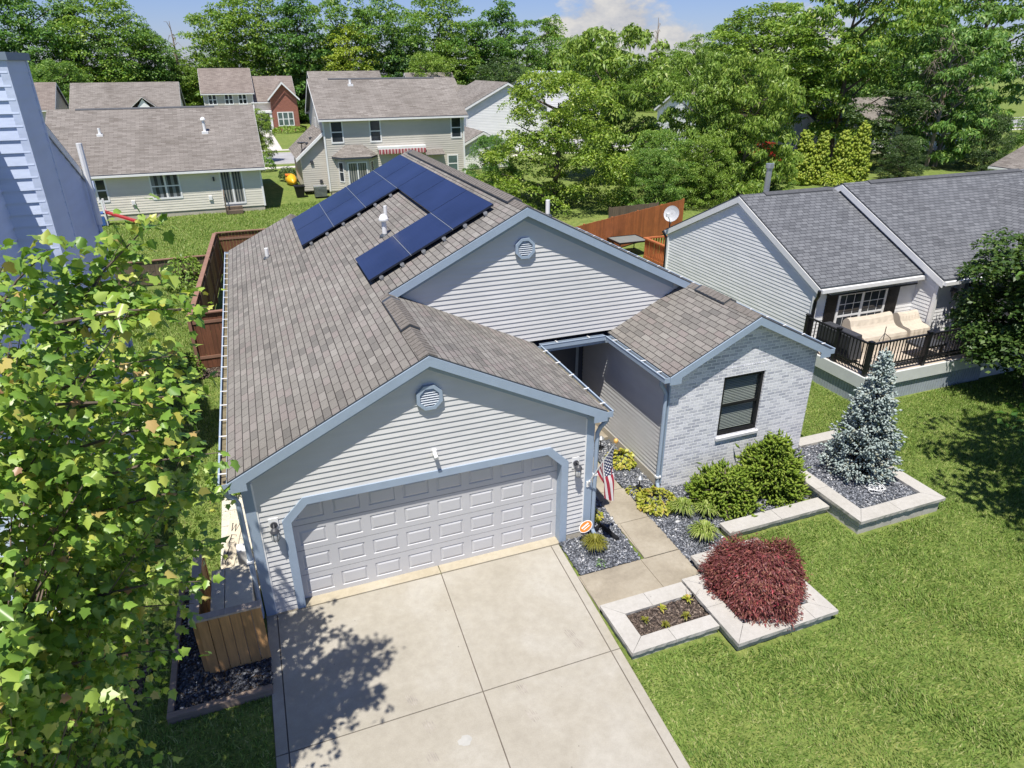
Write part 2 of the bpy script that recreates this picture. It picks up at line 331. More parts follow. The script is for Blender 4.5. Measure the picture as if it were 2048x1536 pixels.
# ------------------------------------------------------------------ wall frame helpers
def P3(O,u,n,a,z,d): return (O[0]+u[0]*a+n[0]*d, O[1]+u[1]*a+n[1]*d, O[2]+z)
def clip(poly,z,keep_above):
    out=[]
    for i in range(len(poly)):
        a=poly[i]; b=poly[(i+1)%len(poly)]
        ia=(a[1]>=z-1e-9) if keep_above else (a[1]<=z+1e-9); ib=(b[1]>=z-1e-9) if keep_above else (b[1]<=z+1e-9)
        if ia: out.append(a)
        if ia!=ib:
            k=(z-a[1])/(b[1]-a[1]); out.append((a[0]+(b[0]-a[0])*k,z))
    return out
def siding(mb,O,u,n,poly,exp=.1016,lip=.014,m=0):
    """lapped siding over a convex polygon (CCW) in wall coordinates"""
    z0=min(p[1] for p in poly); z1=max(p[1] for p in poly); k0=math.floor(z0/exp+1e-6); k=k0
    while k*exp<z1-1e-6:
        za,zb=k*exp,(k+1)*exp; q=clip(clip(poly,za,True),zb,False)
        if len(q)>=3:
            dd=lambda z: .001+lip*(zb-z)/exp
            mb.poly([P3(O,u,n,a,z,dd(z)) for a,z in q],m)
            zlo=min(p[1] for p in q); us=[p[0] for p in q if abs(p[1]-zlo)<1e-6]
            if len(us)>=2:
                a,b=min(us),max(us); mb.poly([P3(O,u,n,a,zlo,0),P3(O,u,n,b,zlo,0),P3(O,u,n,b,zlo,dd(zlo)),P3(O,u,n,a,zlo,dd(zlo))],m)
        k+=1
def fbox(mb,O,u,n,a0,a1,z0,z1,d0,d1,m=0):
    p=[P3(O,u,n,a,z,d) for a,z,d in ((a0,z0,d1),(a1,z0,d1),(a1,z0,d0),(a0,z0,d0),(a0,z1,d1),(a1,z1,d1),(a1,z1,d0),(a0,z1,d0))]
    mb.hexa(p,m)
def flat(mb,O,u,n,poly,d=0,m=0): mb.poly([P3(O,u,n,a,z,d) for a,z in poly],m)
FRONT=((1,0),(0,-1)); LEFT=((0,-1),(-1,0)); RIGHT=((0,1),(1,0)); BACK=((-1,0),(0,1))
def window(parent,O,un,a0,a1,z0,z1,frame=None,pane=None,fw=.06,cols=1,rail=True,proud=.035,name='window',grid=0,label=None):
    u,n=un; frame=frame or m_white; pane=pane or m_glass; mb=MB()
    fbox(mb,O,u,n,a0,a0+fw,z0,z1,0,proud); fbox(mb,O,u,n,a1-fw,a1,z0,z1,0,proud)
    fbox(mb,O,u,n,a0+fw,a1-fw,z1-fw,z1,0,proud); fbox(mb,O,u,n,a0+fw,a1-fw,z0,z0+fw*1.2,0,proud+.006)
    for i in range(1,cols):
        c=a0+(a1-a0)*i/cols; fbox(mb,O,u,n,c-fw*.6,c+fw*.6,z0+fw*1.2,z1-fw,0,proud-.004)
    if rail:
        c=(z0+z1)/2
        for i in range(cols):
            l=a0+fw if i==0 else a0+(a1-a0)*i/cols+fw*.6; r=a1-fw if i==cols-1 else a0+(a1-a0)*(i+1)/cols-fw*.6
            fbox(mb,O,u,n,l,r,c-fw*.4,c+fw*.4,.001,proud-.008)
    if grid:
        for i in range(1,cols*grid):
            if i%grid==0: continue
            c=a0+(a1-a0)*i/(cols*grid); fbox(mb,O,u,n,c-.009,c+.009,z0+fw,z1-fw,.002,.02)
        for zz in (.25,.75): 
            c=z0+(z1-z0)*zz; fbox(mb,O,u,n,a0+fw,a1-fw,c-.009,c+.009,.002,.0195)
    w=mb.build(name,frame,parent)
    if label: w['label']=label
    pm=MB(); flat(pm,O,u,n,[(a0+fw*.5,z0+fw*.5),(a1-fw*.5,z0+fw*.5),(a1-fw*.5,z1-fw*.5),(a0+fw*.5,z1-fw*.5)],.0185); pm.build('pane',pane,w)
    return w

# ================================================================== THE HOUSE WITH THE SOLAR ROOF
S=.4965; oh=.171; of=.19; ze=2.889; xR=12.363; Wg=6.168; xg=3.084; xm=6.096; Yg=3.355; Yw=.867; Yb=13.97; Yb1=14.97; xr=2.026; xw=10.2945; xwl=8.226
zL=lambda x: ze+S*(x+oh)
zR=lambda x: ze+S*(xR-x)
zg=zL(xg); zm=zL(xm); zr=zL(xr); zw=zR(xw)
def fprism(mb,O,u,n,poly,d0,d1,m=0):
    a=[P3(O,u,n,x,z,d0) for x,z in poly]; dv=(n[0]*(d1-d0),n[1]*(d1-d0),0); mb.prism(a,dv,m)
def slab(mb,xy,zf,t=.04,top=0,side=1):
    lo=[(x,y,zf(x,y)-t) for x,y in xy]; hi=[(x,y,zf(x,y)) for x,y in xy]; n=len(xy)
    mb.poly(hi,top); mb.poly(lo[::-1],side)
    for i in range(n):
        j=(i+1)%n; mb.poly([lo[i],lo[j],hi[j],hi[i]],side)
def ridge_caps(mb,x,y0,y1,z,w=.15,seg=.145,s=S,lift=.006,axis='y'):
    k=int((y1-y0)/seg)
    for i in range(k):
        a=y0+i*seg; b=min(a+seg*1.12,y1)
        za=z+lift+.012; zb=z+.004
        def pt(dx,y,zz): return (x+dx,y,zz-abs(dx)*s) if axis=='y' else (y,x+dx,zz-abs(dx)*s)
        L=[pt(-w,a,za),pt(0,a,za+.006),pt(0,b,zb+.006),pt(-w,b,zb)]; Rr=[pt(0,a,za+.006),pt(w,a,za),pt(w,b,zb),pt(0,b,zb+.006)]
        F=[pt(-w,a,za-.015),pt(0,a,za-.01),pt(0,a,za+.006),pt(-w,a,za)]; G=[pt(0,a,za-.01),pt(w,a,za-.015),pt(w,a,za),pt(0,a,za+.006)]
        for q in (L,Rr,F,G):
            mb.poly(q if axis=='y' else q[::-1])
HO=thing('house','pale gray single storey house with slate blue trim, garage and solar panels','house',(3,0,0))
# roof: one mesh of coplanar planes
mb=MB()
slab(mb,[(-oh,-of),(xg,-of),(xg,Yg-of),(xm,Yg-of),(xm,Yb),(xr,Yb),(xr,Yb1),(-oh,Yb1)],lambda x,y:zL(x))
slab(mb,[(xw,Yw-of),(xR,Yw-of),(xR,Yb),(xm,Yb),(xm,Yg-of),(xw,Yg-of)],lambda x,y:zR(x))
slab(mb,[(xg,-of),(Wg+oh,-of),(Wg+oh,Yg),(xg,Yg)],lambda x,y:zg-S*(x-xg))
slab(mb,[(xwl,Yw-of),(xw,Yw-of),(xw,Yg),(xwl,Yg)],lambda x,y:ze+S*(x-xwl))
slab(mb,[(xr,Yb),(2*xr+oh,Yb),(2*xr+oh,Yb1),(xr,Yb1)],lambda x,y:zr-S*(x-xr))
roof=mb.build('roof',[m_shingle,m_trim_dk],HO)
for q in ((xg,-of+.01,Yg-of,zg),(xw,Yw-of+.01,Yg-of,zw),(xm,Yg-of+.01,Yb,zm),(xr,Yb,Yb1,zr)):
    mb=MB(); ridge_caps(mb,*q); mb.build('ridge_cap',m_ridge,roof)
def ridge_vent(x,y0,y1,z):
    mb=MB(); w=.17
    for sg in (-1,1):
        p=[(x,y0,z+.022),(x+sg*w,y0,z+.022-w*S),(x+sg*w,y1,z+.022-w*S),(x,y1,z+.022)]
        if sg<0: p=p[::-1]
        mb.prism(p,(0,0,.03))
    return mb.build('ridge_vent',m_trim_dk,roof)
def vent_caps(x,y0,y1,z):
    mb=MB(); ridge_caps(mb,x,y0,y1,z+.05,w=.165); mb.build('ridge_cap',m_ridge,roof)
for x,a,b,z in ((xg,1.1,Yg-of-.35,zg),(xm,Yg+.55,Yb-.5,zm),(xw,Yw+.85,Yg-of-.35,zw)):
    ridge_vent(x,a,b,z); vent_caps(x,a,b,z)
# ---- walls
A3=(0,0,0); u,n=FRONT
d0,d1,dH=.6414,5.5214,2.107; c=.29
mb=MB()
siding(mb,A3,u,n,[(.13,0.0),(d0,0),(d0,dH),(.13,dH)],lip=.018); siding(mb,A3,u,n,[(d1,.14),(Wg-.13,.14),(Wg-.13,dH),(d1,dH)],lip=.018)
siding(mb,A3,u,n,[(0,dH),(Wg,dH),(Wg,ze+.02),(xg,zg-.06),(0,ze+.02)],lip=.018)
siding(mb,A3,u,n,[(d0,1.81),(d0+c,dH),(d0,dH)]); siding(mb,A3,u,n,[(d1,1.81),(d1,dH),(d1-c,dH)])
flat(mb,(0,.25,0),u,n,[(0,2.2),(Wg,2.2),(Wg,ze),(xg,zg-.1),(0,ze)])
gw=mb.build('wall',m_siding,HO); gw['label']='pale gray lapped gable wall around the garage door'
mb=MB(); siding(mb,(0,Yg,0),u,n,[(.05,2.95),(12.15,2.95),(xm,zm-.05)],lip=.018); w=mb.build('wall',m_siding,HO); w['label']='upper pale gray gable wall behind the garage roof'
mb=MB(); siding(mb,(0,14.9,0),(0,-1),(-1,0),[(0,.2),(14.9,.2),(14.9,ze-.02),(0,ze-.02)],exp=.2032); mb.build('wall',m_siding,HO)
mb=MB(); siding(mb,(8.397,4.9,0),(0,-1),(-1,0),[(0,.22),(4.9-Yw-.02,.22),(4.9-Yw-.02,ze-.08),(0,ze-.08)],lip=.016); w=mb.build('wall',m_siding,HO); w['label']='shaded lapped side wall of the brick wing'
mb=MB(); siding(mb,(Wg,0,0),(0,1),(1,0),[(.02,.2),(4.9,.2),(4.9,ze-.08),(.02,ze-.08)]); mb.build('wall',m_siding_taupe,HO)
mb=MB(); siding(mb,(12.19,Yw,0),(0,1),(1,0),[(.02,.2),(13.0,.2),(13.0,ze-.08),(.02,ze-.08)],exp=.2032); siding(mb,(12.19,13.9,0),(-1,0),(0,1),[(0,.2),(12.19,.2),(12.19,ze),(xm,zm-.1),(0,ze)],exp=.2032); mb.build('wall',m_siding,HO)
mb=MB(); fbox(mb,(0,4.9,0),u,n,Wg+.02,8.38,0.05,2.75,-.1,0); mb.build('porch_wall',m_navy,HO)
mb=MB(); mb.box(Wg,8.4,Yg+.02,4.9,2.7,2.75); mb.build('porch_ceiling',m_soffit,HO)
# brick wing
wx0,wx1,wz0,wz1=9.735,10.81,1.08,2.53; B=(0,Yw,0)
mb=MB()
flat(mb,B,u,n,[(8.397,-.05),(wx0,-.05),(wx0,wz1),(8.397,wz1)]); flat(mb,B,u,n,[(wx1,-.05),(12.19,-.05),(12.19,wz1),(wx1,wz1)])
flat(mb,B,u,n,[(wx0,-.05),(wx1,-.05),(wx1,wz0),(wx0,wz0)])
flat(mb,B,u,n,[(8.397,wz1),(12.19,wz1),(12.19,ze-.03),(xw,zw-.06),(8.397,ze-.03)])
for a,b in ((wx0,0),(wx1,1)):
    q=[(a,Yw,wz0),(a,Yw+.1,wz0),(a,Yw+.1,wz1),(a,Yw,wz1)]; mb.poly(q if b==1 else q[::-1])
w=mb.build('brick_wall',m_brick,HO)
mb=MB()
k=15
for i in range(k):
    a=wx0-.02+(wx1-wx0+.04)*i/k; fbox(mb,B,u,n,a+.004,a+(wx1-wx0+.04)/k-.004,wz1,wz1+.215,-.02,.007)
mb.build('brick_lintel',m_brick,w)
mb=MB()
for i in range(k):
    a=wx0-.03+(wx1-wx0+.06)*i/k; p=[P3(B,u,n,x,z,d) for x,z,d in ((a+.003,wz0-.10,.05),(a+.077,wz0-.10,.05),(a+.077,wz0-.08,-.09),(a+.003,wz0-.08,-.09),(a+.003,wz0-.035,.055),(a+.077,wz0-.035,.055),(a+.077,wz0-.002,-.09),(a+.003,wz0-.002,-.09))]
    mb.hexa(p)
mb.build('brick_sill',plain('sill_brick',(.66,.66,.67),.8,.12,8),w)
BW=(0,Yw+.085,0)
win=window(HO,BW,FRONT,wx0,wx1,wz0,wz1,frame=m_black,pane=m_clear,fw=.07,proud=.05)
mb=MB()
for i in range(34):
    z=wz0+.09+i*.04
    if z>wz1-.1: break
    p=[(wx0+.08,Yw+.12,z),(wx1-.08,Yw+.12,z),(wx1-.08,Yw+.145,z+.018),(wx0+.08,Yw+.145,z+.018)]; mb.poly(p)
mb.build('blind',m_blind,win)
mb=MB(); mb.poly([(wx0-.1,Yw+.4,wz0-.1),(wx1+.1,Yw+.4,wz0-.1),(wx1+.1,Yw+.4,wz1+.1),(wx0-.1,Yw+.4,wz1+.1)]); mb.build('room_backing',plain('dim_room',(.03,.03,.035),.9),win)
# foundation strip
mb=MB(); mb.box(d1+.14,Wg,-.004,.2,-.1,.14); mb.box(8.375,8.397,Yw+.01,4.9,-.1,.22); mb.box(Wg,Wg+.02,.21,4.9,-.1,.2); mb.box(-.02,0,.21,14.9,-.1,.2); mb.build('foundation',m_found,HO)
# trims: rakes, friezes
def rake(y,xa,za,xb,zb,dirx,drop=.17,end=.27):
    """fascia board from eave (xa,za) up to ridge (xb,zb) in plane y"""
    mb=MB(); f=(0,y,0); s=(zb-za)/(xb-xa)
    xe=xa+end*dirx
    P=[(xa,za-.03),(xa,za-.2),(xe,za-.2),(xe,za+s*(xe-xa)-.03-drop),(xb,zb-.03-drop),(xb,zb-.03)]
    if dirx<0: P=P[::-1]
    fprism(mb,f,u,n,P,0,.022); return mb
def rakes(y,xl,xr_,xp,zp,wl=True,wr=True,zl=ze,zr_=ze,endl=.27,endr=.27):
    for k,(on,xa,za,dx,e) in enumerate(((wl,xl,zl,1,endl),(wr,xr_,zr_,-1,endr))):
        if on: rake(y,xa,za,xp,zp,dx,end=e).build('fascia',m_trim,HO)
rakes(-of,-oh,Wg+oh,xg,zg); rakes(Yw-of,xwl,xR,xw,zw)
rakes(Yg-of,xg,xw,xm,zm,zl=zg,zr_=zw,endl=.02,endr=.02)
rakes(Yb1,-oh,2*xr+oh,xr,zr)
def frieze(y,x0,x1,xp,zp,s=S,drop=.2,w=.13):
    mb=MB(); f=(0,y,0)
    for a,b in ((x0,xp),(xp,x1)):
        z=lambda x: zp-s*abs(x-xp)-drop
        q=[(a,z(a)-w),(b,z(b)-w),(b,z(b)),(a,z(a))]; fprism(mb,f,u,n,q,.001,.02)
    mb.build('frieze',m_trim,HO)
frieze(0,.0,Wg,xg,zg-.0); frieze(Yg,3.4,9.9,xm,zm)
# soffits
mb=MB()
for (xa,xb,zf,y0,y1) in ((-oh,xg,zL,-of,0),(xg,Wg+oh,lambda x:zg-S*(x-xg),-of,0),(xwl,xw,lambda x:ze+S*(x-xwl),Yw-of,Yw),(xw,xR,zR,Yw-of,Yw),(xg,xm,zL,Yg-of,Yg),(xm,xw,zR,Yg-of,Yg)):
    mb.poly([(xa,y0,zf(xa)-.06),(xa,y1,zf(xa)-.06),(xb,y1,zf(xb)-.06),(xb,y0,zf(xb)-.06)])
mb.box(-oh,0,0,Yb1-.1,ze-.12,ze-.1); mb.box(Wg,Wg+oh,0,Yg,ze-.12,ze-.1); mb.box(xwl,8.397,Yw,Yg,ze-.12,ze-.1)
mb.build('soffit',m_soffit,HO)
# corner boards
mb=MB(); fbox(mb,A3,u,n,-.018,.14,-.01,ze-.13,-.1,.03); mb.build('corner_board',m_trim,HO)
mb=MB(); fbox(mb,A3,u,n,Wg-.14,Wg+.018,.1,ze-.13,-.1,.03); mb.build('corner_board',m_trim,HO)
mb=MB(); mb.box(8.365,8.396,Yw-.012,Yw+.1,.16,ze-.14); mb.build('corner_board',m_trim,HO)
for q in ((.14,.165,-.022,0,-.0,ze-.2),(Wg-.165,Wg-.14,-.022,0,.1,ze-.2)):
    mb=MB(); mb.box(*q); mb.build('channel_trim',m_white,HO)
# garage door trim and door
tw=.14
mb=MB()
for sgn in (0,1):
    fx=(lambda a:a) if sgn==0 else (lambda a:d0+d1-a)
    polys=[[(d0-tw,0),(d0,0),(d0,1.81),(d0-tw,1.868)],[(d0-tw,1.868),(d0,1.81),(d0+c,dH),(d0+.232,dH+tw)]]
    for q in polys:
        q=[(fx(a),z) for a,z in q]
        if sgn: q=q[::-1]
        fprism(mb,A3,u,n,q,-.02,.04)
fprism(mb,A3,u,n,[(d0+c,dH),(d1-c,dH),(d1-.232,dH+tw),(d0+.232,dH+tw)],-.02,.04)
trim=mb.build('garage_door_trim',m_trim,HO)
mb=MB(); mb.box(d0-.05,d0,.02,.2,0,dH); mb.box(d1,d1+.05,.02,.2,0,dH); mb.box(d0,d1,.02,.2,dH,dH+.05)
fprism(mb,A3,u,n,[(d0,1.81),(d0+c,dH),(d0,dH)],-.15,-.021); fprism(mb,A3,u,n,[(d1,1.81),(d1,dH),(d1-c,dH)],-.15,-.021)
mb.build('door_jamb',m_trim,trim)
GD=MB(); GD.box(d0,d1,.2,.23,0,dH); gd=GD.build('garage_door',m_gdoor,HO)
cw=(d1-d0)/8; shh=dH/4; D3=(0,.165,0)
for r in range(4):
    mb=MB(); z0=r*shh+.004; z1=(r+1)*shh-.004
    fbox(mb,D3,u,n,d0,d1,z1-.001,z1,-.03,0); fbox(mb,D3,u,n,d0,d1,z0,z0+.001,-.03,0)
    for k in range(8):
        a0=d0+k*cw; a1=a0+cw; p0,p1=a0+.072,a1-.072; q0,q1=z0+.105,z1-.105
        def ring(A,Bq,da,db):
            (x0,x1,y0,y1),(X0,X1,Y0,Y1)=A,Bq
            for pts in ([(x0,y0,da),(x1,y0,da),(X1,Y0,db),(X0,Y0,db)],[(x1,y0,da),(x1,y1,da),(X1,Y1,db),(X1,Y0,db)],[(x1,y1,da),(x0,y1,da),(X0,Y1,db),(X1,Y1,db)],[(x0,y1,da),(x0,y0,da),(X0,Y0,db),(X0,Y1,db)]):
                mb.poly([P3(D3,u,n,a,z,d) for a,z,d in pts])
        e=.008
        ring((a0,a1,z0,z1),(p0,p1,q0,q1),0,0)
        ring((p0,p1,q0,q1),(p0+e,p1-e,q0+e,q1-e),0,-.013)
        ring((p0+e,p1-e,q0+e,q1-e),(p0+.022,p1-.022,q0+.022,q1-.022),-.013,-.013)
        ring((p0+.022,p1-.022,q0+.022,q1-.022),(p0+.055,p1-.055,q0+.055,q1-.055),-.013,.003)
        mb.poly([P3(D3,u,n,a,z,.003) for a,z in ((p0+.055,q0+.055),(p1-.055,q0+.055),(p1-.055,q1-.055),(p0+.055,q1-.055))])
    mb.build('door_section',m_gdoor,gd)
# octagonal gable vents
def octvent(y,cx,cz,r=.235):
    mb=MB(); O=(cx,y,cz); pts=[(r*math.cos(R(22.5+45*k)),r*math.sin(R(22.5+45*k))) for k in range(8)]; ri=.74
    for k in range(8):
        a=pts[k]; b=pts[(k+1)%8]; q=[(a[0]*ri,a[1]*ri),a,b,(b[0]*ri,b[1]*ri)]
        fprism(mb,O,u,n,q,.012,.085)
    o=mb.build('gable_vent',m_trim,HO)
    mb=MB(); rr=r*ri*math.cos(R(22.5))
    for i in range(7):
        z=-rr+.03+i*(2*rr-.02)/7; w=min(rr,r*ri*1.0- max(0,abs(z+.015)-r*ri*math.sin(R(22.5)))*1.0)
        p=[(-w,z,.03),(w,z,.03),(w,z+.032,.07),(-w,z+.032,.07)]
        p=[P3(O,u,n,a,zz,d) for a,zz,d in ((-w,z,.07),(w,z,.07),(w,z+.034,.03),(-w,z+.034,.03))]
        mb.poly(p); mb.poly([(q[0],q[1],q[2]-.004) for q in p][::-1])
    mb.build('louver',plain('vent_louver_pale',(.52,.56,.60),.5,.04),o)
    mb=MB(); fprism(mb,O,u,n,[(a*.8,z*.8) for a,z in pts],.002,.016); mb.build('vent_backing',m_black,o)
octvent(0,3.08,3.69); octvent(Yg,6.096,5.10)
# gutters
def gutter(p0,p1,side,w=.125,h=.11,hang=.62,name='gutter'):
    """open trough from p0 to p1 (top inner edge); side = horizontal unit vector away from the roof"""
    p0=Vector(p0); p1=Vector(p1); d=(p1-p0); L=d.length; d.normalize(); s=Vector((*side,0)); z=Vector((0,0,1)); mb=MB()
    def bar(a0,a1,s0,s1,z0,z1,m=0):
        P=[p0+d*a+s*b+z*cc for a,b,cc in ((a0,s0,z0),(a1,s0,z0),(a1,s1,z0),(a0,s1,z0),(a0,s0,z1),(a1,s0,z1),(a1,s1,z1),(a0,s1,z1))]
        if d.cross(s).z<0: P=[P[i] for i in (3,2,1,0,7,6,5,4)]
        mb.hexa(P,m)
    bar(0,L,w-.012,w,-h,0); bar(0,L,w-.02,w+.008,-.004,.012); bar(0,L,.0,.012,-h,0); bar(.012,L-.012,.012,w-.012,-h,-h+.05,1); bar(0,.012,.012,w-.012,-h,0); bar(L-.012,L,.012,w-.012,-h,0)
    g=mb.build(name,[m_trim,m_gut_in],HO)
    mb=MB(); k=max(2,int(L/hang))
    for i in range(k):
        a=L*(i+.5)/k; P=[p0+d*(a+q)+s*b+z*cc for q,b,cc in ((-.012,-.03,.0),(.012,-.03,.0),(.012,w+.004,.014),(-.012,w+.004,.014),(-.012,-.03,.012),(.012,-.03,.012),(.012,w+.004,.026),(-.012,w+.004,.026))]
        if d.cross(s).z<0: P=[P[j] for j in (3,2,1,0,7,6,5,4)]
        mb.hexa(P)
    mb.build('gutter_hanger',m_white,g)
    return g
zt=ze-.035
gutter((-oh,-of,zt),(-oh,Yb1,zt),(-1,0)); gutter((Wg+oh,-of,zt),(Wg+oh,Yg-.14,zt),(1,0)); gutter((xwl,Yw-of,zt),(xwl,Yg-.14,zt),(-1,0)); gutter((Wg+oh+.13,Yg,zt+.005),(xwl-.13,Yg,zt+.005),(0,-1)); gutter((xR,Yw-of,zt),(xR,Yb,zt),(1,0))
mb=MB(); fbox(mb,(0,Yg-.02,0),u,n,Wg+.1,8.3,2.66,2.745,0,.05); mb.build('porch_beam',m_trim,HO)
def downspout(path,bands=()):
    mb=MB(); mb.tube(path,.042,8); o=mb.build('downspout',m_trim,HO,smooth=False)
    mb=MB()
    for x,y,z in bands: mb.box(x-.055,x+.055,y-.05,y+.05,z-.02,z+.02)
    if bands: mb.build('strap',m_white,o)
downspout([(-.235,-.10,2.75),(-.235,-.10,2.68),(-.2,-.09,2.58),(-.12,-.07,2.5),(-.085,-.06,2.38),(-.085,-.055,1.2),(-.085,-.055,.12),(-.1,-.1,.04)],[(-.085,-.055,1.25)])
downspout([(Wg+.235,-.10,2.75),(Wg+.22,-.09,2.62),(Wg+.12,-.06,2.5),(Wg+.075,-.03,2.36),(Wg+.075,-.02,.16),(Wg+.1,-.08,.06)],[(Wg+.075,-.02,1.45)])
downspout([(8.165,.88,2.75),(8.17,.89,2.62),(8.25,.89,2.5),(8.31,.89,2.38),(8.31,.885,.2),(8.3,.8,.08)],[(8.31,.885,.35)])
# wall lamps, camera
def wall_lamp(x,z):
    mb=MB(); fbox(mb,A3,u,n,x-.075,x+.075,z-.08,z+.16,.012,.03); o=mb.build('wall_lamp',m_white,HO)
    mb=MB(); O=Vector((x,-.03,z+.04)); 
    mb.tube([O,O+Vector((0,-.025,0))],.058,14); mb.tube([O+Vector((0,-.02,.02)),O+Vector((0,-.1,.06)),O+Vector((0,-.125,.03))],.014,8)
    mb.lathe((x,-.155,z-.02),[(.07,0),(.075,.01),(.055,.05),(.025,.075),(.012,.085)],16)
    mb.build('lamp_cap',m_dkgray,o,smooth=False)
    mb=MB(); mb.lathe((x,-.155,z-.2),[(.012,0),(.035,.01),(.05,.05),(.055,.12),(.055,.18)],14); mb.build('lamp_jar',m_lamp_glass,o,smooth=True)
    mb=MB()
    for k in range(6):
        a=k*math.pi/3; cx,cy=x+.062*math.cos(a),-.155+.062*math.sin(a); mb.tube([(cx,cy,z-.02),(cx,cy,z-.16),(x+.02*math.cos(a),-.155+.02*math.sin(a),z-.215)],.004,5)
    mb.build('lamp_cage',m_dkgray,o)
wall_lamp(.37,1.80); wall_lamp(5.815,1.76)
mb=MB(); mb.box(3.075,3.145,-.06,-.01,2.59,2.68); cam_=mb.build('security_camera',m_white,HO)
mb=MB(); mb.tube([(3.11,-.05,2.62),(3.115,-.17,2.575)],.035,12); mb.build('camera_barrel',m_white,cam_,smooth=False)
# porch door
mb=MB(); fbox(mb,(0,4.9,0),u,n,7.25,8.15,.08,2.15,.002,.04); dr=mb.build('front_door',m_navy,HO)
mb=MB(); fbox(mb,(0,4.9,0),u,n,7.17,7.25,.08,2.2,.002,.05); fbox(mb,(0,4.9,0),u,n,8.15,8.23,.08,2.2,.002,.05); fbox(mb,(0,4.9,0),u,n,7.17,8.23,2.15,2.22,.052,.06); mb.build('door_frame',m_soffit,dr)
mb=MB(); mb.tube([(8.06,4.84,1.0),(8.06,4.84,1.14)],.012,8); mb.box(7.66,7.74,4.85,4.862,1.42,1.52); mb.build('handle',m_alu,dr)
mb=MB()
for i in range(5): mb.box(6.8+.0,6.83,3.55+.0,4.5,.55+i*.09,.57+i*.09)
for yy in (3.55,4.47): mb.box(6.79,6.84,yy,yy+.04,.05,.95)
mb.box(6.45,6.8,3.55,4.5,.42,.45)
tag(mb.build('bench',m_dkgray),'dark slatted bench in the shade of the entry porch','bench')
# roof pipes
def pipe(x,y,h,r,hat=False,slope=zL,mat=None):
    z=slope(x); mb=MB(); mb.tube([(x,y,z-.05),(x,y,z+h)],r,12)
    if hat: mb.lathe((x,y,z+h-.16),[(r*1.1,0),(r*2.0,.02),(r*2.0,.06),(r*1.5,.12),(r*.6,.17)],14)
    o=mb.build('vent_pipe',mat or m_white,HO,smooth=False); mb=MB(); mb.lathe((x,y,z-.03),[(r*2.4,-.06),(r*2.2,.02),(r*1.1,.07)],12); mb.build('flashing',m_trim_dk,o)
pipe(3.77,6.74,.5,.06,True); pipe(4.03,7.87,.36,.045); pipe(1.02,11.13,.28,.055); pipe(7.3,4.9,.35,.05,slope=zR)

# ---- solar array
SA=thing('solar_array','array of dark blue solar panels around a square gap on the shingle roof','solar panels',(4,8.7,zL(4)))
nz=1/math.sqrt(1+S*S); NV=Vector((-S*nz,0,nz))
def slopebox(mb,x0,x1,y0,y1,lo,hi,m=0):
    P=[]
    for off in (lo,hi):
        for x,y in ((x0,y0),(x1,y0),(x1,y1),(x0,y1)): P.append(Vector((x,y,zL(x)))+NV*off)
    mb.hexa(P,m)
XR=[(4.80,5.715),(3.87,4.785),(2.94,3.855),(2.01,2.925)]
cells=[(0,k) for k in range(5)]+[(1,0),(1,3),(1,4),(2,0),(2,3),(2,4),(3,3),(3,4)]
for r,k in cells:
    x0,x1=XR[r]; y0=4.05+1.876*k; y1=y0+1.864
    mb=MB(); slopebox(mb,x0,x1,y0,y1,.09,.128); fr=mb.build('panel',m_frame,SA)
    mb=MB(); e=.008; mb.poly([Vector((x,y,zL(x)))+NV*.1295 for x,y in ((x0+e,y0+e),(x1-e,y0+e),(x1-e,y1-e),(x0+e,y1-e))]); mb.build('cell_face',m_solar,fr)
for r,(a,b) in ((0,(0,4)),(1,(0,0)),(1,(3,4)),(2,(0,0)),(2,(3,4)),(3,(3,4))):
    x0,x1=XR[r]
    for f in (.25,.75):
        x=x0+(x1-x0)*f; mb=MB(); slopebox(mb,x-.02,x+.02,4.02+1.876*a,4.05+1.876*(b+1)+.01,.045,.088); rl=mb.build('rail',m_dkgray,SA)
        mb=MB(); slopebox(mb,x-.03,x+.03,3.99+1.876*a,4.03+1.876*a,.0,.085); slopebox(mb,x-.04,x+.04,3.97+1.876*a,4.0+1.876*a,.05,.085); mb.build('clamp',m_alu,rl)
for x,segs in ((4.7925,((0,0),(3,4))),(3.8625,((0,0),(3,4))),(2.9325,((3,4),))):
    for a,b in segs:
        mb=MB(); slopebox(mb,x-.0065,x+.0065,4.05+1.876*a,4.04+1.876*(b+1),.1,.1265); mb.build('panel_edge_strip',m_alu,SA)

# ================================================================== GROUND, DRIVE, WALKS
def struct(o): o['kind']='structure'; return o
mb=MB(); G=400
for i in range(-8,8):
    for j in range(-8,8): mb.poly([(i*50,j*50,-.03),((i+1)*50,j*50,-.03),((i+1)*50,(j+1)*50,-.03),(i*50,(j+1)*50,-.03)])
struct(mb.build('ground',m_ground))
mb=MB()
def lx(y): return .02
def rx(y): return 5.5+.054*y
ys=[-.06,-2.84,-5.7,-8.6,-11.5,-14.5]; gp=.009
cxj=lambda y:3.09+.036*y
for ya,yb in zip(ys,ys[1:]):
    for (f0,f1) in ((lambda y:-.03,lambda y:.15),(lambda y:.15,cxj),(cxj,lambda y:rx(y)-.17),(lambda y:rx(y)-.17,rx)):
        g=.004 if (f0(0)==.15 and False) else gp
        mb.prism([(f0(yb)+gp,yb+gp,-.1),(f1(yb)-gp,yb+gp,-.1),(f1(ya)-gp,ya-gp,-.1),(f0(ya)+gp,ya-gp,-.1)],(0,0,.1))
mb.poly([(-.03,-14.5,-.018),(rx(-14.5),-14.5,-.018),(rx(0),-.06,-.018),(-.03,-.06,-.018)],1)
struct(mb.build('driveway',[m_conc,m_joint]))
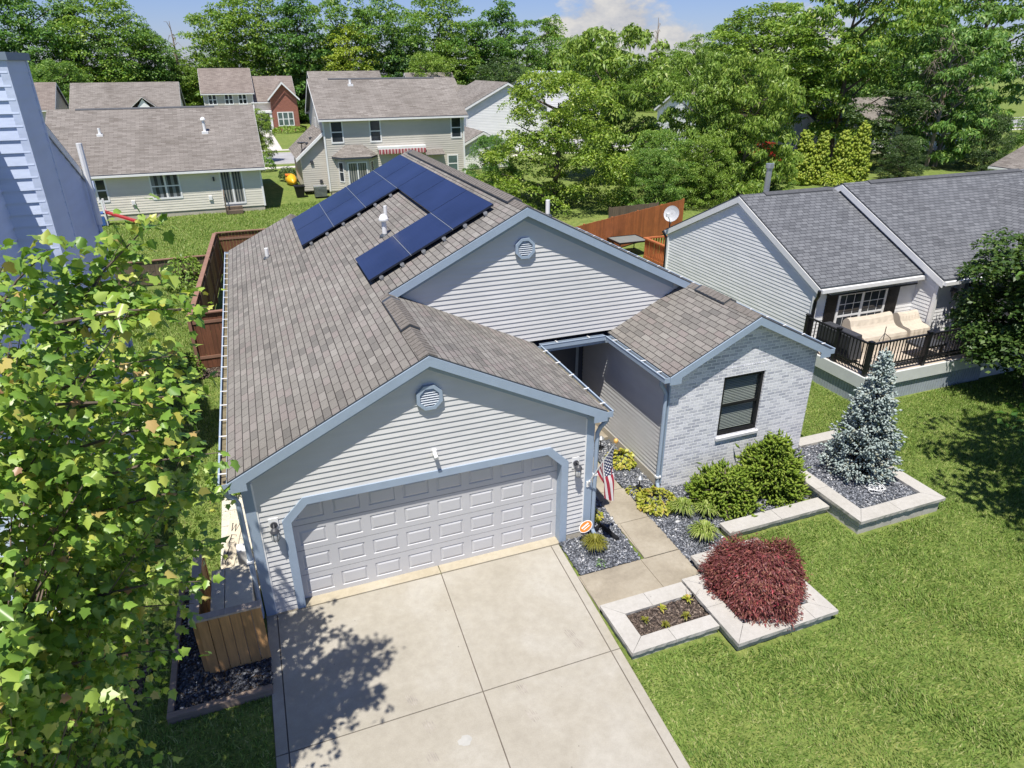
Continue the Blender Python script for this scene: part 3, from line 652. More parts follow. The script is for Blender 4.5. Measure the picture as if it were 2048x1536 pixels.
mb=MB(); mb.box(d0+.002,3.08,-.055,.2,-.1,.016); mb.box(3.095,d1-.002,-.055,.2,-.1,.016); mb.box(-.03,d0,-.06,0,-.1,-.001); struct(mb.build('garage_apron',m_conc_apron))
mb=MB()
def blot(x,y,a,b,rot,z=.003,k=18,seed=1,m=0):
    rr=random.Random(seed); ca,sa=math.cos(rot),math.sin(rot); P=[]
    for i in range(k):
        t_=2*math.pi*i/k; q=rr.uniform(.8,1.15); X,Y=a*q*math.cos(t_),b*q*math.sin(t_); P.append((x+X*ca-Y*sa,y+X*sa+Y*ca,z))
    mb.poly(P,m)
for i,(x,y) in enumerate([(3.57,-2.99),(2.08,-3.12),(4.76,-2.5),(2.0,-3.62),(3.55,-3.5),(4.72,-2.25),(1.95,-2.6)]):
    for j in range(5): blot(x-.07+j*.032,y+rnd.uniform(-.03,.03),.010,.10+.03*math.sin(j),R(10),seed=i*9+j)
blot(2.49,-3.54,.1,.085,0,seed=5,m=1)
struct(mb.build('driveway_marks',[m_stain,m_patch]))
mb=MB()
WY=[(3.3,2.1),(2.1,1.2),(1.2,.07),(.07,-1.06)]
for a,b in WY: mb.prism([(6.85+.008,b+.008,-.1),(7.62-.008,b+.008,-.1),(7.66-.008,a-.008,-.1),(6.93+.008,a-.008,-.1)],(0,0,.115))
mb.prism([(6.77,-1.97,-.1),(7.6,-1.97,-.1),(7.62,-1.075,-.1),(6.77,-1.075,-.1)],(0,0,.115)); mb.prism([(5.43,-1.97,-.1),(6.755,-1.97,-.1),(6.755,-1.075,-.1),(5.47,-1.065,-.1)],(0,0,.115))
mb.box(6.2,8.38,3.3,4.9,-.1,.05); mb.box(5.44,7.6,-1.97,-1.05,-.05,-.0)
mb.box(6.87,7.61,-1.06,3.3,-.05,.0)
struct(mb.build('walkway',m_walk))
mb=MB()
y=-.9
while y<3.85:
    mb.box(-.78,-.1,y,y+.53,-.05,.02); y+=.545
struct(mb.build('side_path',m_paver))

# ---- scattered stones / chips (nobody could count them)
def in_poly(P,x,y):
    c=np.zeros(len(x),bool); n=len(P); j=n-1
    for i in range(n):
        xi,yi=P[i]; xj,yj=P[j]
        m=((yi>y)!=(yj>y))&(x<(xj-xi)*(y-yi)/((yj-yi) if yj!=yi else 1e-9)+xi); c^=m; j=i
    return c
def scatter_pts(P,dens,rng,holes=()):
    xs=[p[0] for p in P]; ysx=[p[1] for p in P]; A=(max(xs)-min(xs))*(max(ysx)-min(ysx)); N=int(A*dens)
    x=rng.uniform(min(xs),max(xs),N); y=rng.uniform(min(ysx),max(ysx),N); k=in_poly(P,x,y)
    for h in holes: k&=~in_poly(h,x,y)
    return x[k],y[k]
OCT=np.array([(1,0,0),(0,1,0),(-1,0,0),(0,-1,0),(0,0,1),(0,0,-1)],float)
OF=np.array([(0,1,4),(1,2,4),(2,3,4),(3,0,4),(1,0,5),(2,1,5),(3,2,5),(0,3,5)])
def stones(x,y,z,size,rng,flatten=.55,elong=1.5):
    N=len(x); V=OCT[None]*rng.uniform(.7,1.25,(N,6,1))
    sc=rng.lognormal(0,.3,N)*size; V=V*np.stack([sc*elong,sc,sc*flatten],1)[:,None]
    a=rng.uniform(0,6.283,N); ca,sa=np.cos(a),np.sin(a); X=V[...,0]*ca[:,None]-V[...,1]*sa[:,None]; Y=V[...,0]*sa[:,None]+V[...,1]*ca[:,None]
    tl=rng.normal(0,.35,(N,1)); Z=V[...,2]+X*tl
    V=np.stack([X+x[:,None],Y+y[:,None],Z+(z+rng.uniform(-.3,.6,N)*size)[:,None]],-1)
    F=OF[None]+6*np.arange(N)[:,None,None]
    return V.reshape(-1,3),F.reshape(-1,3)
rg=np.random.default_rng(11)
bedA=[(5.5,-1.04),(6.77,-1.04),(6.86,.07),(6.93,1.2),(6.93,3.25),(6.2,3.25),(6.2,-.01),(5.52,-.01)]
bedB=[(7.62,-1.95),(7.62,-1.06),(7.65,1.2),(7.66,3.25),(8.36,3.25),(8.36,.86),(11.2,.86),(11.2,-.8),(8.7,-.8),(8.6,-1.5),(7.6,-1.5)]
def bed(name,polys,z,mat_base,mat_st,dens,size,zbase,flatten=.5,elong=1.5):
    mb=MB()
    for P in polys: mb.poly([(a,b,zbase) for a,b in P])
    struct(mb.build(name+'_bed',mat_base))
    xs=[];yy=[]
    for P in polys:
        a,b=scatter_pts(P,dens,rg); xs.append(a); yy.append(b)
    V,F=stones(np.concatenate(xs),np.concatenate(yy),z,size,rg,flatten,elong); o=mesh_np(name,V,F,mat_st); o['kind']='stuff'; return o
bed('gravel',[bedA,bedB],.012,m_gravbase,m_stone,1500,.021,.004)
bed('planter_gravel',[[(7.4,-3.27),(8.76,-3.27),(8.76,-1.85),(7.9,-1.85),(7.9,-2.3),(7.4,-2.3)]],.155,m_gravbase,m_stone,1500,.02,.145)
bed('spruce_gravel',[[(11.56,-1.64),(13.2,-1.64),(13.2,.82),(12.19,.82),(12.19,.86),(11.56,.86)]],.265,m_gravbase,m_stone,1500,.021,.255)
bed('mulch',[[(5.7,-2.87),(7.04,-2.87),(7.04,-2.34),(5.7,-2.34)]],.105,m_mulchbase,m_chip,2200,.017,.097,.4,2.2)
bed('side_mulch',[[(-1.38,-1.62),(-.0,-1.62),(-.0,-1.05),(-.9,-1.05),(-.9,1.2),(-1.38,1.2)]],.05,m_mulchbase,m_darkchip,1500,.018,.04,.4,1.8)
bed('yard_mulch',[[(-1.5,11.0),(-.1,11.0),(-.1,11.75),(-1.45,11.75)],[(-2.9,-1.2),(-2.0,-1.4),(-1.75,-.6),(-2.3,-.1),(-2.9,-.3)]],.0,m_mulchbase,m_chip,900,.02,-.015,.4,2.0)

# ---- planters
def planter(name,label,loc,quads,walls,z,th=.07,group='cast stone planters of the front garden'):
    o=thing(name,label,'planter',loc,group)
    mb=MB()
    for q in walls:
        x0,x1,y0,y1=q; L=max(x1-x0,y1-y0); k=max(1,round(L/.4)); nl=max(1,round((z-th)/.13))
        for j in range(nl):
            za=-.05 if j==0 else (z-th)*j/nl; zb=(z-th)*(j+1)/nl-.006
            for i in range(k):
                f0,f1=i/k,(i+1)/k
                if x1-x0>y1-y0: mb.box(x0+(x1-x0)*f0+.003,x0+(x1-x0)*f1-.003,y0+rnd.uniform(0,.01),y1,za,zb)
                else: mb.box(x0,x1-rnd.uniform(0,.01),y0+(y1-y0)*f0+.003,y0+(y1-y0)*f1-.003,za,zb)
    mb.build('retaining_wall',m_block,o)
    for q in quads:
        mb=MB(); c=Vector((sum(p[0] for p in q)/4,sum(p[1] for p in q)/4,0)); pts=[]
        for p in q:
            p=Vector((*p,0)); pts.append(p+(c-p).normalized()*.004)
        # chipped outer edges: subdivide and jitter the lower rim
        lo=[];hi=[]
        for a,b in zip(pts,pts[1:]+pts[:1]):
            L=(b-a).length; k=max(1,int(L/.07)); nn=Vector((b.y-a.y,a.x-b.x,0)).normalized()
            for i in range(k):
                p=a.lerp(b,i/k); e=0 if i==0 else rnd.uniform(-.012,.004)
                hi.append((p.x,p.y,z)); lo.append((p.x+nn.x*e,p.y+nn.y*e,z-th))
        mb.poly(hi); mb.poly(lo[::-1]); n_=len(hi)
        for i in range(n_): j=(i+1)%n_; mb.poly([lo[i],lo[j],hi[j],hi[i]])
        mb.build('cap_stone',m_cap,o)
    return o
planter('planter','low open-backed planter box of brown mulch and bare stems beside the driveway',(6.2,-2.6,0),
  [[(5.39,-3.14),(6.2,-3.14),(6.2,-2.87),(5.7,-2.87)],[(6.2,-3.14),(7.04,-3.14),(7.04,-2.87),(6.2,-2.87)],[(5.7,-2.87),(5.7,-2.34),(5.39,-2.01),(5.39,-3.14)],[(5.7,-2.34),(6.25,-2.34),(6.25,-2.01),(5.39,-2.01)],[(6.25,-2.34),(7.04,-2.34),(7.04,-2.01),(6.25,-2.01)]],
  [(5.43,7.04,-3.1,-2.9),(5.43,5.6,-3.1,-2.05),(5.43,7.04,-2.2,-2.05)],.165)
planter('planter','notched stone-capped planter around the maroon laceleaf maple',(8.1,-2.6,0),
  [[(7.05,-3.61),(8.1,-3.61),(8.1,-3.27),(7.4,-3.27)],[(8.1,-3.61),(8.6,-3.61),(8.6,-3.27),(8.1,-3.27)],[(8.6,-3.61),(9.1,-3.61),(8.76,-3.27),(8.6,-3.27)],[(7.4,-3.27),(7.4,-2.75),(7.05,-2.75),(7.05,-3.61)],[(7.4,-2.75),(7.4,-2.3),(7.05,-1.99),(7.05,-2.75)],[(7.4,-2.3),(7.9,-2.3),(7.57,-1.99),(7.05,-1.99)],[(7.9,-2.3),(7.9,-1.85),(7.57,-1.5),(7.57,-1.99)],[(7.9,-1.85),(8.76,-1.85),(9.1,-1.5),(7.57,-1.5)],[(8.76,-3.27),(9.1,-3.61),(9.1,-1.5),(8.76,-1.85)]],
  [(7.11,9.04,-3.55,-3.3),(7.11,7.35,-3.55,-2.05),(7.11,7.8,-2.25,-2.05),(7.63,7.85,-2.2,-1.56),(7.63,9.04,-1.75,-1.56),(8.85,9.04,-3.5,-1.56)],.205)
planter('planter','long straight stone-capped edging wall in front of the green spruces',(10,-1,0),
  [[(8.72,-1.17),(10.0,-1.17),(10.0,-.82),(8.72,-.82)],[(10.0,-1.17),(11.24,-1.17),(11.24,-.82),(10.0,-.82)]],[(8.76,11.24,-1.12,-.86)],.17)
planter('planter','tallest stone planter, holding the blue spruce',(12.4,-.5,0),
  [[(11.22,-1.98),(12.3,-1.98),(12.3,-1.64),(11.56,-1.64)],[(12.3,-1.98),(13.53,-1.98),(13.2,-1.64),(12.3,-1.64)],[(11.56,-1.64),(11.56,-.75),(11.22,-.75),(11.22,-1.98)],[(11.56,-.75),(11.56,.86),(11.22,.86),(11.22,-.75)],[(13.2,-1.64),(13.53,-1.98),(13.53,-.4),(13.2,-.4)],[(13.2,-.4),(13.53,-.4),(13.53,1.14),(13.2,.82)],[(12.2,.82),(13.2,.82),(13.53,1.14),(12.2,1.14)]],
  [(11.28,13.47,-1.92,-1.7),(11.28,11.5,-1.92,.86),(13.25,13.47,-1.9,1.08),(12.2,13.47,.88,1.08)],.335)

# ================================================================== PLANTS
def unit(v): return v/np.maximum(np.linalg.norm(v,axis=-1,keepdims=True),1e-9)
def frames(d,up):
    x=unit(np.cross(d,up)); z=np.cross(x,d); return x,z
def rhombs(P,D,N,L,W,fold=.25,drop=0.0):
    """leaf quads: base P, direction D, normal hint N"""
    X,Z=frames(D,N); L=L[:,None]; W=W[:,None]
    a=P; b=P+D*L*.5+X*W*.5+Z*W*fold; c=P+D*L-Z*L*drop; d=P+D*L*.5-X*W*.5+Z*W*fold
    V=np.stack([a,b,c,d],1).reshape(-1,3); F=np.arange(len(P)*4).reshape(-1,4); return V,F
def spindles(P,D,L,W):
    """three sided needle-covered shoots"""
    up=np.tile([0,0,1.],(len(P),1)); X,Z=frames(D,up+.01*D[:,[1,2,0]]); L=L[:,None]; W=W[:,None]; M=P+D*L*.45
    ring=[M+X*W*math.cos(a)+Z*W*math.sin(a) for a in (R(90),R(210),R(330))]
    V=np.stack([P,*ring,P+D*L],1).reshape(-1,3); f=np.array([(0,2,1),(0,3,2),(0,1,3),(4,1,2),(4,2,3),(4,3,1)])
    F=(f[None]+5*np.arange(len(P))[:,None,None]).reshape(-1,3); return V,F
def rdir(rng,n): return unit(rng.normal(size=(n,3)))
def crown(rng,shape,nclump,per,leaf,aspect=.55,clump=.16,up=.7,drop=.15,flat=.75,hollow=.5):
    """shape(t)->radius at height t in [0,1]; unit tree, crown leaves as quads clustered in clumps"""
    C=[]
    while len(C)<nclump:
        t=rng.uniform(.0,1); r=shape(t)
        if r<=0 or rng.uniform()>r/.5+.15: continue
        q=max(rng.uniform(hollow,1.0),rng.uniform(hollow,1.0)) if rng.uniform()<.8 else rng.uniform(0,hollow); a=rng.uniform(0,6.283)
        C.append((math.cos(a)*r*q,math.sin(a)*r*q,t))
    C=np.array(C); C+=rng.normal(0,.02,C.shape); cr=clump*rng.uniform(.55,1.25,len(C))
    idx=np.repeat(np.arange(len(C)),per); d=rdir(rng,len(idx)); d[:,2]=np.where(d[:,2]<-.25,-d[:,2],d[:,2])
    rad=rng.uniform(.55,1.0,len(idx))**.6
    P=C[idx]+d*np.array([1,1,flat])*(cr[idx]*rad)[:,None]
    N=unit(d*.6+np.array([0,0,up])+rng.normal(0,.45,d.shape)); D=unit(np.cross(N,rdir(rng,len(idx)))+np.array([0,0,-drop])+d*.35)
    L=leaf*rng.uniform(.6,1.35,len(idx)); return rhombs(P,D,N,L,L*aspect,.2,drop*.6)
def limbs(rng,h0,top,shape,nb,r0,spread=.8):
    mb=MB(); pts=[(0,0,-.02)]; x=y=0
    for i in range(1,7):
        x+=rng.normal(0,.012); y+=rng.normal(0,.012); pts.append((x,y,top*i/6))
    mb.tube(pts,[r0*(1-.13*i) for i in range(7)],7)
    for i in range(nb):
        t=h0+(top-h0)*(i+.5)/nb; a=rng.uniform(0,6.28); r=shape((t-h0)/(1-h0)+.12)*spread
        b=(math.cos(a)*r,math.sin(a)*r,t+.14); m=(b[0]*.45,b[1]*.45,t+.05); k=min(6,max(0,t/top*6)); p=pts[int(k)]
        mb.tube([(p[0],p[1],t-.02),m,b],[r0*.45,r0*.28,r0*.08],5)
    return mb
TREE={}
def tree_proto(key,seed,h0,shape,nclump,per,leaf,r0=.018,nb=9,**kw):
    rng=np.random.default_rng(seed); V,F=crown(rng,shape,nclump,per,leaf,**kw)
    V[:,2]=h0+V[:,2]*(1-h0)*.98
    TREE[key]=(V,F,limbs(rng,h0,.78,shape,nb,r0))
rd=lambda p,q=1.0: (lambda t: p*math.sqrt(max(0,1-((t-.45)/.58)**2))*(1+.12*math.sin(9*t+q)))
tree_proto('round',1,.08,rd(.36),170,95,.025,clump=.092,flat=.6)
tree_proto('broad',2,.07,rd(.44,2),190,95,.026,clump=.10,flat=.55)
tree_proto('tall',3,.06,lambda t:.25*math.sqrt(max(0,1-((t-.42)/.62)**2))*(1+.22*math.sin(13*t)),150,95,.024,clump=.08,flat=.6)
tree_proto('loose',4,.12,lambda t:.36*math.sqrt(max(0,1-((t-.5)/.55)**2))*(1+.25*math.sin(11*t)),95,100,.026,clump=.085,hollow=.3,flat=.5)
tree_proto('low',5,.02,lambda t:.62*math.sqrt(max(0,1-((t-.34)/.70)**2))*(1+.1*math.sin(8*t)),250,120,.026,clump=.10,r0=.03,aspect=.5,flat=.55)
tree_proto('frond',6,.08,lambda t:.40*math.sqrt(max(0,1-((t-.48)/.56)**2))*(1+.16*math.sin(10*t)),150,150,.034,clump=.085,aspect=.36,drop=.6,r0=.022,up=.5,flat=.55)
tree_proto('frondtall',7,.10,lambda t:.33*math.sqrt(max(0,1-((t-.5)/.55)**2))*(1+.24*math.sin(12*t)),150,150,.026,clump=.072,aspect=.38,drop=.55,r0=.02,up=.5,flat=.5)
tree_proto('frondlow',8,.015,lambda t:.50*math.sqrt(max(0,1-((t-.36)/.66)**2))*(1+.16*math.sin(9*t)),200,150,.030,clump=.085,aspect=.38,drop=.6,r0=.02,up=.5,flat=.55)
tree_proto('high',9,.30,rd(.42,1),180,110,.026,clump=.10,flat=.5,r0=.02)
tree_proto('dense',10,.16,rd(.46,.5),300,130,.030,clump=.105,flat=.75,aspect=.6,r0=.02,nb=7)
PROTO={}
def tree(label,proto,x,y,h,mat,bark=None,rz=None,wide=1.0,group=None,cat='tree',name='tree',pitch=0):
    rz=rnd.uniform(0,6.28) if rz is None else rz
    o=thing(name,label,cat,(x,y,-.03),group,rz); o.scale=(h*wide,h*wide,h)
    key=(proto,mat.name,bark.name if bark else '')
    if key not in PROTO:
        V,F,mb=TREE[proto]; c=mesh_np('crown',V,F,mat); tk=mb.build('trunk',bark or m_bark)
    else:
        c=PROTO[key][0].copy(); tk=PROTO[key][1].copy(); COL.objects.link(c); COL.objects.link(tk)
    c.parent=o; tk.parent=o; PROTO.setdefault(key,(c,tk)); return o
# --- blue spruce
def spruce(name,label,base,h,r,mat,shoots,L,W,cat,shape=None,tilt=.3,seed=3,trunk=True,cl=9,rmin=.72):
    rng=np.random.default_rng(seed); o=thing(name,label,cat,base)
    shape=shape or (lambda t:(1-t)**.85)
    nb=shoots//cl; t=rng.uniform(0,1,nb*3); keep=rng.uniform(0,1,nb*3)<np.array([shape(q) for q in t])+.08; t=t[keep][:nb]; nb=len(t)
    a=rng.uniform(0,6.283,nb); rr=r*np.array([shape(q) for q in t])*rng.uniform(rmin,1.1,nb); q=np.where(rng.uniform(size=nb)<.25,rng.uniform(.4,.9,nb),1); rr*=q
    tip=np.stack([np.cos(a)*rr,np.sin(a)*rr,t*h+.03],1)
    out=np.stack([np.cos(a),np.sin(a),np.full(nb,tilt)],1)
    idx=np.repeat(np.arange(nb),cl); n_=len(idx); D=unit(out[idx]+rng.normal(0,.62,(n_,3))); P=tip[idx]-out[idx]*rng.uniform(0,L*1.2,n_)[:,None]+rng.normal(0,L*.28,(n_,3)); P[:,2]=np.maximum(P[:,2],.02)
    V,F=spindles(P,D,L*rng.uniform(.6,1.2,n_),W*rng.uniform(.75,1.2,n_))
    V+=np.array(base); mesh_np('needles',V,F,mat,o)
    mb=MB(); B=Vector(base); mb.tube([B+Vector((0,0,-.05)),B+Vector((0,0,h*.93))],[r*.07,r*.012],7)
    for i in range(0,nb,3):
        p=Vector(tip[i])+B; s0=B+Vector((0,0,max(.05,tip[i][2]-rr[i]*.25))); mb.tube([s0,p],[r*.02,r*.006],4)
    mb.build('trunk',m_bark,o); return o
spruce('blue_spruce','silvery blue spruce tree in the tall stone planter',(12.72,-.42,.26),2.86,.86,m_blue,7800,.115,.026,'spruce tree',shape=lambda t:max(0,(1-t))**.8*(.78+.22*min(1,t*7))*(.93+.09*math.sin(t*23)),rmin=.68)
spruce('green_spruce','bright green upright spruce under the brick wall window',(10.65,.02,.0),1.34,.88,m_spruce,4800,.17,.030,'spruce shrub',shape=lambda t:max(.10,(1-t**2.1))*(.85+.15*math.sin(t*15+.6)),tilt=.55,seed=5,rmin=.5)
spruce('spreading_spruce','low spreading green spruce left of the upright one',(9.38,-.02,.0),.74,.78,m_spruce,3000,.17,.030,'spruce shrub',shape=lambda t:math.sqrt(max(0,1-t*t*.95))*.95,tilt=.8,seed=6,rmin=.5)
# --- laceleaf maple mound
def laceleaf(base,R0,H,seed=8):
    rng=np.random.default_rng(seed); o=thing('laceleaf_maple','maroon weeping laceleaf maple mound in the notched planter','maple shrub',base)
    n=900; th=np.arccos(rng.uniform(-.15,1,n)); a=rng.uniform(0,6.283,n); q=rng.uniform(.78,1.03,n)*(1+.12*np.sin(3*a+1)+.07*np.sin(7*a))
    C=np.stack([R0*np.sin(th)*np.cos(a)*q,R0*.95*np.sin(th)*np.sin(a)*q,.12+(H-.12)*np.maximum(np.cos(th),-.1)*q],1)
    per=40; idx=np.repeat(np.arange(n),per); N0=unit(np.stack([np.cos(a)*np.sin(th),np.sin(a)*np.sin(th),np.cos(th)+.25],1))
    m=len(idx); D=unit(N0[idx]*.45+np.stack([np.cos(a),np.sin(a),-np.ones(n)*.9],1)[idx]*.8+rng.normal(0,.55,(m,3)))
    P=C[idx]+rng.normal(0,.055,(m,3)); L=.060*rng.uniform(.6,1.3,m); V,F=rhombs(P,D,N0[idx]+rng.normal(0,.5,(m,3)),L,L*.32,.15,.25)
    V[:,2]=np.maximum(V[:,2],.01); V+=np.array(base); mesh_np('foliage',V,F,m_redmaple,o)
    mb=MB(); B=Vector(base)
    for i in range(14):
        aa=i*.45; mb.tube([B+Vector((0,0,-.04)),B+Vector((.08*math.cos(aa),.08*math.sin(aa),.4)),B+Vector((R0*.55*math.cos(aa),R0*.55*math.sin(aa),H*.75)),B+Vector((R0*.85*math.cos(aa),R0*.85*math.sin(aa),H*.45))],[.035,.03,.014,.006],5)
    mb.build('stems',m_bark,o)
laceleaf((8.14,-2.66,.15),.80,.92)
# --- blade tufts, hostas, cypress tuft
def tuft(name,label,cat,base,r,h,n,mat,w=.014,seed=1,group=None,curl=1.0):
    rng=np.random.default_rng(seed); a=rng.uniform(0,6.283,n); lean=rng.uniform(.1,1.0,n)**.7; rr=r*lean; V=[];F=[]
    dx,dy=np.cos(a),np.sin(a); px,py=-dy,dx; rows=[]
    for s_,ww in ((0,.7),(.35,1),(.7,.8),(1,.05)):
        x=dx*rr*s_**.9; y=dy*rr*s_**.9; z=h*rng.uniform(.85,1.1,n)*(math.sin(s_*math.pi*.62)*(1-.15*s_))*(1.25-lean*.7*curl*s_)
        c=np.stack([x,y,np.maximum(z,.005)],1); k=w*ww*.5; rows.append(np.stack([c+np.stack([px*k,py*k,0*px],1),c-np.stack([px*k,py*k,0*px],1)],1))
    Vv=np.stack(rows,1).reshape(n,8,3); Fq=np.array([(0,1,3,2),(2,3,5,4),(4,5,7,6)])
    F=(Fq[None]+8*np.arange(n)[:,None,None]).reshape(-1,4); V=Vv.reshape(-1,3)+np.array(base)
    o=mesh_np(name,V,F,mat); return tag(o,label,cat,group)
gg='striped grass tufts in the gravel bed'
tuft('grass_tuft','striped grass tuft nearest the lime hosta by the walkway','ornamental grass',(8.3,-.1,.01),.36,.36,240,m_blade,.022,1,gg)
tuft('grass_tuft','striped grass tuft next to the spreading spruce','ornamental grass',(8.76,-.34,.01),.33,.34,220,m_blade,.022,2,gg)
tuft('grass_tuft','striped grass tuft just behind the maroon maple planter','ornamental grass',(8.25,-.95,.01),.38,.38,260,m_blade,.022,3,gg)
def leafy(name,label,cat,base,r,h,n,mat,leaf=.09,aspect=.7,seed=1,group=None):
    rng=np.random.default_rng(seed); a=rng.uniform(0,6.283,n); q=np.sqrt(rng.uniform(0,1,n)); th=q*1.35
    P=np.stack([r*np.sin(th)*np.cos(a)*.95,r*np.sin(th)*np.sin(a)*.95,.03+h*np.cos(th)*rng.uniform(.7,1.05,n)],1)
    N=unit(np.stack([np.cos(a)*q*.7,np.sin(a)*q*.7,np.ones(n)],1)+rng.normal(0,.3,(n,3))); D=unit(np.stack([np.cos(a),np.sin(a),-.35*np.ones(n)],1)+rng.normal(0,.5,(n,3)))
    L=leaf*rng.uniform(.6,1.2,n); V,F=rhombs(P,D,N,L,L*aspect,.22,.15); V[:,2]=np.maximum(V[:,2],.006); V+=np.array(base)
    return tag(mesh_np(name,V,F,mat),label,cat,group)
gh='lime hostas of the front garden'
leafy('hosta','lime hosta against the siding of the wing, beside the flag','hosta',(8.12,2.15,.01),.36,.26,380,m_hosta,.1,.7,1,gh)
leafy('hosta','largest lime hosta, beside the walkway near the brick corner','hosta',(8.0,.36,.01),.44,.28,520,m_hosta,.1,.7,2,gh)
leafy('hosta','small lime hosta at the right corner of the garage','hosta',(6.5,.42,.01),.17,.16,90,m_hosta,.09,.7,3,gh)
leafy('hosta','tiny wilting hosta between the path light and the walkway','hosta',(7.78,.95,.01),.17,.09,70,m_hosta,.07,.6,4,gh)
tuft('cypress_tuft','olive thread-leaf shrub below the orange yard sign','shrub',(6.05,-.52,.01),.33,.34,420,m_tuft,.013,9,curl=.8)
leafy('weed','small green weed in the gravel by the driveway','weed',(5.98,-.92,.01),.09,.06,30,m_leaf_bg,.05,.6,11)
for i,(x,y,l) in enumerate([(5.95,-2.6,'left'),(6.35,-2.45,'second'),(6.65,-2.75,'third'),(6.9,-2.42,'right'),(6.2,-2.78,'front')]):
    o=tuft('sprout','sprouting leafy stem in the %s part of the brown mulch planter'%{'left':'left','second':'back middle','third':'right middle','right':'back right','front':'front middle'}[l],'sprout',(x,y,.1),.13,.13,16,m_hosta if i%2 else m_tuft,.03,20+i,'sprouts in the mulch planter')
    mb=MB()
    for k in range(3):
        a=rnd.uniform(0,6.28); mb.tube([(x,y,.09),(x+.09*math.cos(a),y+.09*math.sin(a),.16),(x+.2*math.cos(a),y+.2*math.sin(a),.2+.08*k)],[.005,.004,.002],4)
    mb.build('twig',m_dead,o,loc=None) if False else None
    b=mb.build('twig',m_dead); b.parent=o

